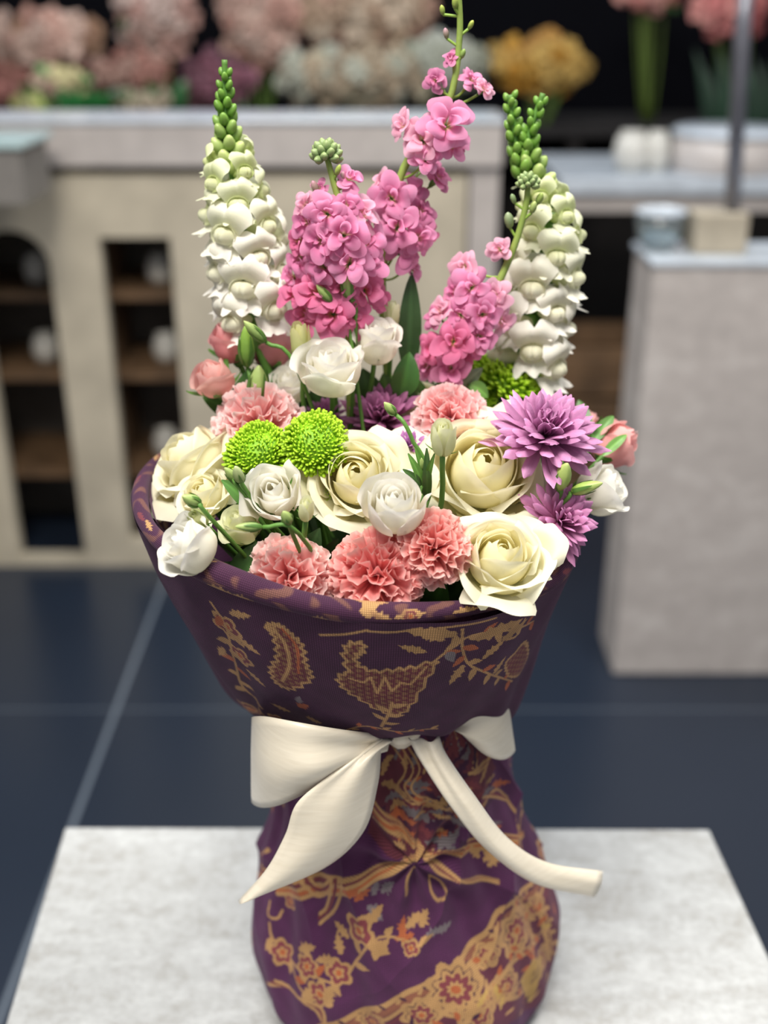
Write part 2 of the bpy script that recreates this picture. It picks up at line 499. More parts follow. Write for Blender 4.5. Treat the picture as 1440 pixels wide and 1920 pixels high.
def rose(px, py, Y, rpx, d, label, group='cream roses in the bouquet', spin=0.0, n=24, open_=1.0, pal=CREAM, heart=CREAM_HEART, extra=(), name='rose', leafy=True, heartk=1.0):
    b = Bloom(name, label, 'rose', group, px, py, Y, rpx, d, spin, seat=0.52)
    rng = b.rng
    for i in range(n):
        f = i / (n - 1)
        phi = i * 2.39996 + rng.uniform(-0.2, 0.2)
        rt = (0.015 + 0.90 * f ** 1.15) * (open_ if f > 0.4 else 1)
        h = 0.86 + 0.10 * math.sin(min(1, f * 2.0) * 2.2) - 0.42 * max(0, f - 0.42) / 0.58 * open_
        W = 1.75 - 0.85 * f ** 0.8
        belly = min(0.16 + rt * 0.9 + 0.16 * (1 - f), 0.86)
        prof = [(0.05, 0.0), (belly + 0.04, 0.0), (belly * (0.98 if f < .5 else 0.92), h * 0.66), (rt, h)]
        curl = 0.015 + 0.30 * max(0, f - 0.22) * open_
        side = 0.16 * max(0, f - 0.35)
        V, F, S, T = cup_petal(rng, phi, W, prof, curl, side, ruf=0.006 + 0.022 * f, freq=1.1, spiral=0.24 - 0.16 * f, edge=0.12 + 0.16 * f, point=0.06 * f, ns=19, nt=16, crumple=0.006, taper=0.30 * f)
        k = max(0, 1 - f * 1.9 * heartk)
        c = petal_colour(S, T, heart['base'] * k + pal['base'] * (1 - k), heart['mid'] * k + pal['mid'] * (1 - k), heart['tip'] * k + pal['tip'] * (1 - k))
        b.part('petal', V, F, c, M['petal'])
    for (phi, h, out, W, drop) in extra:     # loose guard petals falling away from the bloom
        prof = [(0.1, 0.05), (0.7, -0.05), (out * 0.85, h + drop * 0.3), (out, h)]
        V, F, S, T = cup_petal(rng, phi, W, prof, 0.12, 0.12, ruf=0.04, freq=1.2, spiral=0.02, edge=0.3, point=0.06, ns=19, nt=15, taper=0.35)
        b.part('petal', V, F, petal_colour(S, T, pal['base'], pal['base'] * 0.3 + pal['mid'] * 0.7, pal['tip']), M['petal'])
    V, F, t = lathe([(0.03, -0.28), (0.13, -0.2), (0.17, -0.08), (0.14, 0.03)], 12)
    b.part('calyx', V, F, np.ones((len(V), 3)) * G_MID, M['green'])
    sepals(b, 5, 0.42, 0.10, 1.0, z0=-0.20, r0=0.12)
    b.stem(0.0028, G_MID * 0.8)
    return b

def lisi(px, py, Y, rpx, d, label, group='white lisianthus blooms in the bouquet', spin=0.0, n=13, height=1.45, open_=1.0, pal=WHITE, closed=0.0, name='lisianthus', stem=True, ruf=0.05):
    b = Bloom(name, label, 'flower', group, px, py, Y, rpx, d, spin, seat=height * 0.5)
    rng = b.rng
    for i in range(n):
        f = i / (n - 1)
        phi = i * 2.39996 + rng.uniform(-0.25, 0.25)
        rt = (0.02 + 0.84 * f ** 0.95) * (1 - closed * 0.6)
        h = height * (0.93 + 0.06 * math.sin(f * 3.1) - 0.06 * f * open_) * (1 + rng.uniform(-0.02, 0.02))
        belly = max(rt, 0.18) + 0.20 * (1 - 0.4 * f)
        prof = [(0.05, 0.0), (belly * 1.0 + 0.12, 0.0), (belly * 1.04, h * 0.58), (rt, h)]
        V, F, S, T = cup_petal(rng, phi, 1.75 - 0.75 * f, prof, (0.02 + 0.17 * f) * open_, 0.08 * f * open_, ruf=ruf * (0.25 + 0.75 * f), freq=1.3, spiral=0.22 - 0.12 * f, edge=0.10 + 0.08 * f, ns=19, nt=15, crumple=0.008, taper=0.2 * f)
        c = petal_colour(S, T, pal['base'], pal['mid'], pal['tip'])
        b.part('petal', V, F, c, M['petal'])
    V, F, t = lathe([(0.03, -0.2), (0.12, -0.14), (0.14, -0.03), (0.09, 0.05)], 10)
    b.part('calyx', V, F, np.ones((len(V), 3)) * G_LIGHT, M['green'])
    sepals(b, 5, 0.95, 0.055, 0.62, z0=-0.06, r0=0.12, curl=0.5)
    if stem: b.stem(0.0017)
    return b

def carnation(px, py, Y, rpx, d, label, spin=0.0, n=58, mid='f6aeab', tip='fcdcd6', deep='e78a8c', flat=0.8):
    b = Bloom('carnation', label, 'carnation', 'pink carnations in the bouquet', px, py, Y, rpx, d, spin, seat=0.15)
    rng = b.rng
    cm, ct, cd = hexc(mid), hexc(tip), hexc(deep)
    ns, nt = 23, 9
    for i in range(n):
        f = (i + 0.5) / n
        th = math.acos(1 - f * 1.12)          # polar angle 0 .. ~97 deg
        phi = i * 2.39996
        dirv = np.array([math.sin(th) * math.cos(phi), math.sin(th) * math.sin(phi), math.cos(th) * flat + 0.02])
        Lp = 1.0 + rng.uniform(-0.16, 0.12)
        tw = rng.uniform(-1.2, 1.2) * (1 - f) + rng.uniform(-0.35, 0.35)
        A = frame(dirv, tw, (0.02, 0.01, 1) if th > 0.15 else (1, 0, 0))
        s = np.linspace(-1, 1, ns); t = np.linspace(0, 1, nt)
        S, T = np.meshgrid(s, t)
        w = (0.05 + (0.40 + 0.10 * f) * T ** 1.3)
        ph = rng.uniform(0, 6.3); fq = rng.uniform(5.5, 8.5); ph2 = rng.uniform(0, 6.3)
        wave = (np.sin(fq * S + ph) * 0.105 + np.sin(fq * 1.9 * S + ph2) * 0.045) * T ** 2
        zig = (0.012 * np.sign(np.sin(24 * S + ph)) + 0.03 * np.sin(7 * S + ph2)) * (T > 0.97)
        lenn = T * Lp * (1 - 0.12 * S ** 2) + zig
        droop = 0.16 * T ** 3 * f
        X = S * w * (1 - 0.15 * np.abs(wave)); Yv = wave + 0.03 * T; Z = lenn
        V = np.stack([X, Yv - droop, Z], -1).reshape(-1, 3) @ A
        V[:, 2] -= 0.05
        Tf = T.ravel()
        k1 = smooth01(0.3, 0.75, Tf)[:, None]; k2 = smooth01(0.86, 1.0, Tf)[:, None]
        c = cd * (1 - k1) + cm * k1; c = c * (1 - k2) + ct * k2
        b.part('petal', V, gridfaces(ns, nt), c, M['carn'])
    V, F, t = lathe([(0.10, -0.95), (0.17, -0.9), (0.21, -0.55), (0.25, -0.2), (0.22, 0.0)], 12)
    b.part('calyx', V, F, np.ones((len(V), 3)) * G_MID, M['green'])
    s_o = b.O.copy(); b.O = b.O - b.A[2] * b.R * 0.9
    b.stem(0.0024); b.O = s_o
    return b

def green_mum(px, py, Y, rpx, d, label, spin=0.0, n=380, flat=0.62, seat=0.2):
    b = Bloom('button_chrysanthemum', label, 'chrysanthemum', 'green button chrysanthemums in the bouquet', px, py, Y, rpx, d, spin, seat=seat)
    rng = b.rng
    V, F, t = lathe([(0.02, -0.22), (0.5, -0.2), (0.78, 0.0), (0.80, 0.2 * flat), (0.62, 0.6 * flat), (0.35, 0.8 * flat), (0.02, 0.86 * flat)], 24)
    b.part('flower_head', V, F, np.ones((len(V), 3)) * hexc('8fc41a'), M['mum'])
    cb, ct = hexc('6ba40a'), hexc('bfe838')
    pieces = []
    for i in range(n):
        f = (i + 0.5) / n
        th = math.acos(1 - f * 1.15); phi = i * 2.39996
        dv = np.array([math.sin(th) * math.cos(phi), math.sin(th) * math.sin(phi), math.cos(th)])
        lump = 1 + 0.07 * math.sin(3 * phi + px) + 0.05 * math.sin(5 * th + 2 * phi) + rng.uniform(-.05, .05)
        base = dv * np.array([0.74, 0.74, 0.74 * flat]) * lump
        A = frame(dv + np.array([0, 0, 0.45 if th < 1.3 else 0.1]) + np.array([rng.uniform(-.28, .28) for _ in range(3)]), rng.uniform(-.5, .5), (0.02, 0.01, 1.0) if th > 0.1 else (1, 0, 0))
        L = (0.20 + 0.12 * f) * rng.uniform(.8, 1.2); w = 0.044 + 0.018 * f
        ring = []
        for (tt, ww) in ((0, 0.55), (0.45, 0.9), (0.85, 1.15), (1.0, 0.7)):
            for (cx, cy) in ((-1, -0.15), (0, -0.75), (1, -0.15), (0, 0.35)):
                ring.append((cx * ww * w, cy * ww * w * 0.9, tt * L))
        pv = np.array(ring)
        pv[:, 1] += -0.25 * (pv[:, 2] / L) ** 2 * L * 0.3
        pv = base + pv @ A
        cc = cb * (1 - np.repeat([0, .4, .85, 1], 4)[:, None]) + ct * np.repeat([0, .4, .85, 1], 4)[:, None]
        fc = gridfaces(4, 4, True).tolist() + [[12, 13, 14, 15]]
        wv = b.w(pv)
        view = np.array(CAM) - wv.mean(0)
        vis = np.dot(view / np.linalg.norm(view), dv @ b.A)
        pieces.append((vis, pv, fc, cc))
    pieces.sort(key=lambda q: -q[0])
    for (v_, pv, fc, cc) in pieces[:96]:
        b.part('petal', pv, fc, cc, M['mum'])
    mb = MB()
    for (v_, pv, fc, cc) in pieces[96:]:
        mb.add(b.w(pv), fc, cc)
    o = mb.build('petals', M['mum'], b.root); o['kind'] = 'stuff'
    b.stem(0.0022)
    return b

def purple_mum(px, py, Y, rpx, d, label, spin=0.0, n=74, c0='a0558f', c1='d590cc', length=1.0, cup=0.6, tmax=1.75):
    b = Bloom('purple_chrysanthemum', label, 'chrysanthemum', 'purple chrysanthemums in the bouquet', px, py, Y, rpx, d, spin, seat=0.25)
    rng = b.rng
    a, c = hexc(c0), hexc(c1)
    for i in range(n):
        f = (i + 0.5) / n
        th = 0.12 + (tmax - 0.12) * f ** 0.8; phi = i * 2.39996 + rng.uniform(-.1, .1)
        th += rng.uniform(-0.15, 0.15)
        dv = np.array([math.sin(th) * math.cos(phi), math.sin(th) * math.sin(phi), math.cos(th)])
        A = frame(dv, rng.uniform(-.35, .35), (0.01, 0.02, 1.0))
        L = (0.55 + 0.45 * f) * length * rng.uniform(0.88, 1.08); w = 0.075 + 0.03 * rng.random()
        s = np.linspace(-1, 1, 6); t = np.linspace(0, 1, 9)
        S, T = np.meshgrid(s, t)
        ww = w * (0.45 + 0.75 * np.sin(np.clip(T * 0.92, 0, 1) * math.pi * 0.8)) * (1 - 0.65 * smooth01(0.86, 1.0, T))
        ch = (1 - S ** 2) * ww * -0.55
        bend = rng.uniform(-0.10, 0.28) * L * T ** 2
        V = np.stack([S * ww, -ch + bend, 0.06 + T * L * (1 - 0.05 * S ** 2)], -1).reshape(-1, 3) @ A
        Tf = T.ravel()[:, None]
        col = a * (1 - Tf) + c * Tf
        col = col * (1 - 0.22 * (np.abs(S.ravel()) < 0.3))[:, None] * rng.uniform(0.85, 1.12)
        b.part('petal', V, gridfaces(6, 9), np.minimum(col, 1), M['mum'])
    V, F, t = lathe([(0.03, -0.2), (0.16, -0.15), (0.2, 0.0), (0.1, 0.1)], 10)
    b.part('calyx', V, F, np.ones((len(V), 3)) * G_MID, M['green'])
    b.stem(0.002)
    return b

def bud(px, py, Y, rpx, d, label, via=None, name='lisianthus_bud', group='green buds in the bouquet', slim=0.42, col0=G_MID, col1=G_PALE, sep=4, foot=None, sepL=0.9, parent_stem=True):
    """rpx: half length of the bud in photo pixels"""
    b = Bloom(name, label, 'flower bud', group, px, py, Y, rpx, d, 0.3, seat=0.0, foot=foot)
    w = slim
    V, F, t = lathe([(0.1 * w, -1.0), (0.6 * w, -0.85), (0.95 * w, -0.45), (1.0 * w, -0.1), (0.82 * w, 0.35), (0.5 * w, 0.72), (0.22 * w, 0.93), (0.05 * w, 1.0)], 15, 0.07, 0.35, 5)
    c = col0 * (1 - t[:, None]) + col1 * t[:, None]
    b.part('bud', V, F, c, M['green'])
    for i in range(sep):
        phi = i * 2 * math.pi / sep + 0.4
        s = np.linspace(-1, 1, 4); tt = np.linspace(0, 1, 8)
        S, T = np.meshgrid(s, tt)
        zz = -1.0 + T * 2 * sepL * 0.8
        rr = np.interp(zz, [-1, -0.85, -0.45, -0.1, 0.35, 0.72, 1.0], np.array([0.2, 0.68, 1.05, 1.12, 1.0, 0.8, 0.7]) * w) + 0.1 * w * T
        hw = 0.42 * w * (1 - T) ** 0.7 + 0.02
        ang = phi + S * hw / np.maximum(rr, 0.12)
        V = np.stack([rr * np.cos(ang), rr * np.sin(ang), zz], -1).reshape(-1, 3)
        b.part('sepal', V, gridfaces(4, 8), np.ones((len(V), 3)) * G_MID * 0.8, M['green'])
    O = b.O - b.A[2] * b.R
    vv = [np.array(at(*v)) for v in (via or [])]
    q0 = vv[0] if vv else O - b.A[2] * 0.012
    pts = [b.foot, b.foot * 0.45 + q0 * 0.55 + np.array([0, 0, 0.004])] + vv + [O]
    if foot is not None: pts = [b.foot] + [np.array(at(*v)) for v in (via or [])] + [O - b.A[2] * 0.004, O]
    V, F = tube(catmull(pts, 16), 0.0013, 7)
    mesh('stem', V, F, M['stem'], b.root, np.ones((len(V), 3)) * G_MID)
    return b

def spray_rose(px, py, Y, rpx, d, label, spin=0.0, n=11, sep_open=0.78, pal=None, height=1.5):
    pal = pal or dict(base=hexc('e3c9a0'), mid=hexc('f5bcb2'), tip=hexc('f9cbc4'))
    b = Bloom('spray_rose', label, 'rose', 'pink spray rose buds in the bouquet', px, py, Y, rpx, d, spin, seat=height * 0.5)
    rng = b.rng
    for i in range(n):
        f = i / (n - 1)
        phi = i * 2.39996
        rt = 0.06 + 0.5 * f ** 1.3
        h = height * (1.0 - 0.12 * f)
        prof = [(0.05, 0.0), (0.75 + 0.15 * f, 0.02), (rt + 0.42, h * 0.55), (rt, h)]
        V, F, S, T = cup_petal(rng, phi, 1.5 - 0.4 * f, prof, 0.03 + 0.18 * f * f, 0.1 * f, ruf=0.02, freq=1.6, spiral=0.14, edge=0.14, point=0.05, ns=15, nt=12, crumple=0.015)
        b.part('petal', V, F, petal_colour(S, T, pal['base'], pal['mid'], pal['tip']), M['petal'])
    V, F, t = lathe([(0.06, -0.42), (0.2, -0.3), (0.26, -0.1), (0.2, 0.04)], 12)
    b.part('calyx', V, F, np.ones((len(V), 3)) * G_MID, M['green'])
    sepals(b, 5, 1.25, 0.20, sep_open, z0=-0.06, r0=0.16, col=G_MID * 0.9, curl=0.2)
    b.stem(0.002)
    return b

# ---- stock florets and snapdragon florets
def rosette(rng, cb, cm, ct, n1=5, n2=4, ns=11, nt=9):
    Vs, Fs, Cs = [], [], []; off = 0
    for layer, (n, R, lift, W) in enumerate(((n1, 1.0, 0.0, 0.66), (n2, 0.74, 0.22, 0.74), (2, 0.36, 0.34, 1.2))):
        for i in range(n):
            phi = (i + 0.5 * layer) * 2 * math.pi / n + rng.uniform(-.2, .2)
            q = rng.uniform(0.88, 1.1); up_ = rng.uniform(-.16, .22)
            prof = [(0.04, -0.12), (0.25 * R, 0.20 + lift * 0.5), (0.66 * R * q, 0.24 + lift + up_), (R * q, 0.10 + lift + up_ * 1.2)]
            V, F, S, T = cup_petal(rng, phi, W, prof, 0.0, 0.0, ruf=0.10, freq=0.7, spiral=0.04, edge=0.0, ns=ns, nt=nt)
            # rounded outline
            rad = np.hypot(V[:, 0], V[:, 1]); k = 1 - 0.30 * np.abs(S) ** 3 * T
            V[:, 0] *= k; V[:, 1] *= k
            V[:, 2] += 0.05 * np.sin(3.2 * S + phi * 3) * T + 0.06 * (S ** 2) * T * (1 if i % 2 else -1)
            Vs.append(V); Fs += (F + off).tolist(); off += len(V)
            j = rng.uniform(0.9, 1.06)
            Cs.append(np.minimum(petal_colour(S, T, cb, cm * j, ct * j), 1))
    return np.concatenate(Vs), Fs, np.concatenate(Cs)

PK = dict(a=(hexc('c9cf80'), hexc('e98bb8'), hexc('f0a4cc')), b=(hexc('d8d49a'), hexc('dd7fae'), hexc('eb9ac2')), c=(hexc('d8c070'), hexc('e0709c'), hexc('ea86b0')), d=(hexc('dfe0a8'), hexc('f0a8c2'), hexc('f5bfd6')))
def stock(label, stem_pts, florets, buds, Yfoot=None, name='stock_flower', tipr=0.0, stem_r=0.0032, leaves=()):
    pts = [np.array(at(*p)) for p in stem_pts]
    foot = np.array(STEM_FOOT(pts[0]))
    r = root(name, tuple(foot), label, 'flower', 'tall pink stock stems in the bouquet')
    line = catmull([foot] + pts, 40)
    V, F = tube(line, np.linspace(stem_r, stem_r * 0.55, 40), 9)
    mesh('stem', V, F, M['stem'], r, np.ones((len(V), 3)) * hexc('8fa550'))
    rng = random.Random(len(label) * 7 + 3)
    for (px, py, dY, rp, pal, *dd) in florets:
        # nearest stem height decides the depth
        ppx, _ = project(line)
        k = int(np.argmin(np.abs(ppx[:, 1] - py) + 0.0))
        base = line[k]
        P = np.array(at(px, py, base[1] + dY))
        R = rp / FPX * zdepth(Vector(P))
        out = P - base; out[2] *= 0.4; out = out / (np.linalg.norm(out) + 1e-9)
        d = out * 0.55 + np.array([0, -0.62, 0.30]) + np.array([rng.uniform(-.3, .3), rng.uniform(-.1, .1), rng.uniform(-.2, .35)])
        if dd: d = np.array(dd[0])
        A = frame(d, rng.uniform(0, 6.28))
        cb, cm, ct = PK[pal]
        Vl, Fl, Cl = rosette(rng, cb, cm, ct)
        O = P - A[2] * 0.25 * R
        fo = mesh('floret', O + (Vl * R) @ A, Fl, M['petal'], r, Cl)
        Vc, Fc, t = lathe([(0.05, -0.75), (0.13, -0.6), (0.2, -0.3), (0.18, -0.05)], 8)
        mesh('calyx', O + (Vc * R) @ A, Fc, M['green'], fo, np.ones((len(Vc), 3)) * G_MID)
        a0 = O - A[2] * 0.7 * R
        j = max(0, k - 2)
        Vs, Fs = tube(catmull([line[j], (line[j] + a0) / 2 + np.array([0, 0, -0.002]), a0], 7), 0.0009, 6)
        mesh('flower_stalk', Vs, Fs, M['stem'], r, np.ones((len(Vs), 3)) * G_LIGHT * 0.8)
    for (px, py, dY, rp, tone, ang) in buds:
        ppx, _ = project(line)
        k = int(np.argmin(np.abs(ppx[:, 1] - (py + rp * 2))))
        P = np.array(at(px, py, line[k][1] + dY))
        R = rp / FPX * zdepth(Vector(P))
        A = frame((math.sin(ang), -0.25, math.cos(ang)))
        Vb, Fb, t = lathe([(0.12, -1.1), (0.38, -0.85), (0.52, -0.3), (0.5, 0.3), (0.3, 0.75), (0.06, 0.95)], 9, 0.1, 0.2, 4)
        cg = hexc('86a356'); cp = hexc(tone)
        mesh('bud', P + (Vb * R) @ A, Fb, M['green'], r, cg * (1 - t[:, None]) + cp * t[:, None])
        a0 = P - A[2] * R
        Vs, Fs = tube(catmull([line[k], (line[k] * 0.5 + a0 * 0.5), a0], 6), 0.0009, 6)
        mesh('flower_stalk', Vs, Fs, M['stem'], r, np.ones((len(Vs), 3)) * G_LIGHT * 0.8)
    if tipr:
        P = pts[-1]; R = tipr / FPX * zdepth(Vector(P))
        for i in range(22):
            f = (i + .5) / 22; th = math.acos(1 - f * 1.4); ph = i * 2.4
            dv = np.array([math.sin(th) * math.cos(ph), math.sin(th) * math.sin(ph), math.cos(th)])
            A = frame(dv + np.array([0, 0, .4]))
            Vb, Fb, t = lathe([(0.05, -0.3), (0.2, -0.15), (0.27, 0.1), (0.2, 0.35), (0.04, 0.5)], 8, 0.1, 0.2, 4)
            mesh('tip_bud', P + dv * R * 0.62 + (Vb * R) @ A, Fb, M['green'], r, (hexc('6d8d62') * (1 - t[:, None]) + hexc('a9bd7c') * t[:, None]))
    for lf in leaves:
        (a, b_, w, c) = lf
        leaf(r, at(*a), at(*b_), w, colour=c)
    return r

def snap_floret(rng, tone):
    cb, cm, ct = tone
    mb = MB()
    # throat tube, swollen below
    n = 14; zs = np.linspace(0, 1, 9); a = np.linspace(0, 2 * math.pi, n, endpoint=False)
    V = []
    for z in zs:
        r = 0.17 + 0.21 * z ** 1.2 + 0.03 * math.sin(z * 3.1)
        V.append(np.stack([r * np.cos(a) * 1.05, r * np.sin(a) * 0.85 - 0.05 * math.sin(z * 3), np.full(n, z * 0.95)], 1))
    V = np.concatenate(V); T = np.repeat(zs, n)[:, None]
    mb.add(V, gridfaces(n, 9, True).tolist() + [list(range(n))[::-1]], cb * (1 - T) + cm * T)
    # upper lip: two upright rounded lobes folding back
    ns, nt = 21, 11
    S, T = np.meshgrid(np.linspace(-1, 1, ns), np.linspace(0, 1, nt))
    ph = rng.uniform(-1, 1)
    edge = 1 - 0.34 * np.exp(-(S / 0.13) ** 2) - 0.34 * np.abs(S) ** 4
    Te = T * edge
    X = S * (0.36 + 0.42 * Te + 0.10 * np.sin(Te * 3))
    Yv = 0.24 * (1 - S ** 2) + 0.02 + 0.80 * Te - 0.12 * Te ** 3 + 0.05 * np.sin(S * 5 + ph) * T ** 2
    Z = 0.86 + 0.30 * np.sin(Te * 2.4) - 0.34 * Te ** 2.6 - 0.26 * S ** 2 * (0.4 + Te) + 0.07 * np.sin(S * 6 + ph) * T ** 2 - 0.08 * np.exp(-(S / 0.15) ** 2) * T
    Tc = T.ravel()[:, None]
    mb.add(np.stack([X, Yv, Z], -1), gridfaces(ns, nt), cm * (1 - Tc) + ct * Tc)
    up = (np.concatenate(mb.V), mb.F, np.concatenate(mb.C))
    # lower lip: puffed palate with a furrow, then three lobes turned down
    S, T = np.meshgrid(np.linspace(-1, 1, ns), np.linspace(0, 1, 15))
    lob = 1 - 0.16 * (np.cos(S * 3 * math.pi) * -0.5 + 0.5) * smooth01(0.6, 1, T) - 0.22 * np.abs(S) ** 4
    u = T * lob
    X = S * (0.24 + 0.13 * np.sin(np.clip(u * 1.5, 0, 1) * math.pi) + 0.56 * smooth01(0.45, 1.0, u))
    prof_y = 0.20 - 0.46 * smooth01(0.05, 0.6, u) - 0.42 * smooth01(0.55, 1.0, u)
    prof_z = 0.78 + 0.42 * np.sin(np.clip(u / 0.62, 0, 1) * math.pi) ** 0.8 * (1 - smooth01(.5, .75, u)) + 0.10 * smooth01(0.5, 0.7, u) + 0.34 * smooth01(0.65, 1, u) + 0.10 * np.sin(S * 9 + ph) * smooth01(0.6, 1, u)
    Z = prof_z - 0.40 * S ** 2 * (1 - 0.5 * smooth01(.6, 1, u)) - 0.09 * np.exp(-(S / 0.13) ** 2) * (1 - smooth01(0.4, 0.7, u))
    Yv = prof_y + 0.06 * np.cos(S * 7 + ph) * smooth01(0.6, 1, u)
    Tc = T.ravel()[:, None]
    yel = hexc('f4f0c4')
    c = (yel * 0.25 + cm * 0.75) * (1 - smooth01(0.2, 0.6, Tc)) + ct * smooth01(0.2, 0.6, Tc)
    lo = (np.stack([X, Yv, Z], -1).reshape(-1, 3), gridfaces(ns, 15), c)
    return up, lo

def snapdragon(label, stem_pts, ytop, ybot, n, size, tip_y, seed, bud_tone=('7fae45', 'b9d07a'), squash=1.0, phase=0.0, side=None):
    pts = [np.array(at(*p)) for p in stem_pts]
    foot = np.array(STEM_FOOT(pts[0]))
    r = root('snapdragon', tuple(foot), label, 'flower', 'white snapdragon spikes in the bouquet')
    line = catmull([foot] + pts, 90)
    V, F = tube(line, np.linspace(0.0034, 0.0018, 90), 9)
    mesh('stem', V, F, M['stem'], r, np.ones((len(V), 3)) * G_MID)
    ppx, zc = project(line)
    rng = random.Random(seed)
    def atpy(y):
        k = int(np.argmin(np.abs(ppx[:, 1] - y))); return line[k], zc[k]
    for i in range(n):
        f = i / (n - 1)
        y = ytop + (ybot - ytop) * f ** 0.93
        p, z = atpy(y)
        phi = phase + i * 2.39996
        o = np.array([math.cos(phi), math.sin(phi) * squash, 0.0])
        sz = size / FPX * z * (0.62 + 0.42 * min(1, f * 2.2)) * rng.uniform(0.93, 1.07)
        d = o * 1.0 + np.array([0, 0, 0.22 - 0.30 * f + rng.uniform(-.1, .1)])
        if side is not None: d = d + np.array(side) * 0.25
        A = frame(d, rng.uniform(-.15, .15), (0, 0, 1))
        whit = min(1, f * 1.7)
        cb = hexc('a8c260') * (1 - whit) + hexc('dfe6b4') * whit
        cm = hexc('d9e4a0') * (1 - whit) + hexc('f1efda') * whit
        ct = hexc('ecf0c8') * (1 - whit) + hexc('faf6ee') * whit
        up, lo = snap_floret(rng, (cb, cm, ct))
        O = p + o * 0.003
        fo = mesh('floret', O + (up[0] * sz) @ A, up[1], M['petal'], r, up[2])
        mesh('lower_lip', O + (lo[0] * sz) @ A, lo[1], M['petal'], fo, lo[2])
        Vc, Fc, t = lathe([(0.05, -0.15), (0.2, -0.05), (0.24, 0.12), (0.2, 0.24)], 8)
        mesh('calyx', O + (Vc * sz) @ A, Fc, M['green'], fo, np.ones((len(Vc), 3)) * G_MID)
    # buds above the open florets
    m = int((ytop - tip_y) / 5.2)
    for i in range(m):
        f = i / (m - 1)
        y = tip_y + (ytop + 12 - tip_y) * f
        p, z = atpy(y + 6)
        phi = i * 2.39996
        o = np.array([math.cos(phi), math.sin(phi), 0])
        R = (11.0 + 15.5 * f ** 1.2) / FPX * z
        A = frame(o * (0.45 + 0.35 * f) + np.array([0, 0, 0.95]))
        Vb, Fb, t = lathe([(0.1, -0.7), (0.42, -0.5), (0.55, -0.1), (0.50, 0.35), (0.30, 0.75), (0.08, 0.92)], 9, 0.08, 0.3, 3)
        g = min(1, max(0, (f - 0.45) * 2))
        c0 = hexc('5c8c2c'); c1 = hexc(bud_tone[0]) * (1 - g) + hexc('dfe79a') * g
        mesh('bud', p + o * R * 0.75 + (Vb * R) @ A, Fb, M['green'], r, c0 * (1 - t[:, None]) + c1 * t[:, None])
    return r

# ------------------------------------------------------------------ the shop: floor, walls
def structure(name, x0, x1, y0, y1, z0, z1, mat):
    o = MB().box(x0, x1, y0, y1, z0, z1).build(name, mat, None, False); o['kind'] = 'structure'; return o
structure('floor', -6.0, 6.0, -2.6, 3.5, -0.05, 0.0, M['floor'])
structure('wall_back', -6.0, 6.0, 3.5, 3.6, 0.0, 3.4, M['black'])

# ------------------------------------------------------------------ display table under the bouquet
c_bl = onz(122, 1550, TZ); c_br = onz(1330, 1554, TZ); c_l = onz(10, 1920, TZ); c_r = onz(1440, 1790, TZ)
dl = (c_l - c_bl).normalized(); dr = (c_r - c_br).normalized(); dd_ = (dl + dr).normalized()
W_ = (c_br - c_bl).length
fl, fr = c_bl + dl * 0.62, c_br + dr * 0.62
def prism(poly, z0, z1):
    n = len(poly)
    V = [(p[0], p[1], z0) for p in poly] + [(p[0], p[1], z1) for p in poly]
    F = [list(range(n))[::-1], list(range(n, 2 * n))] + [[i, (i + 1) % n, (i + 1) % n + n, i + n] for i in range(n)]
    return V, F
tr = root('display_table', (float((c_bl.x + c_br.x) / 2), float(c_bl.y - 0.3), 0.0), 'square pale stone table the wrapped bouquet stands on', 'table')
poly = [c_bl, fl, fr, c_br]
o = MB().add(*prism(poly, TZ - 0.02, TZ)).build('table_top', M['table'], tr, False)
bv = o.modifiers.new('bevel', 'BEVEL'); bv.width = 0.0025; bv.segments = 2
cen = sum(poly, Vector()) / 4
inn = [cen + (p - cen) * 0.9 for p in poly]
MB().add(*prism(inn, 0.0, TZ - 0.02)).build('base', M['counter'], tr, False)

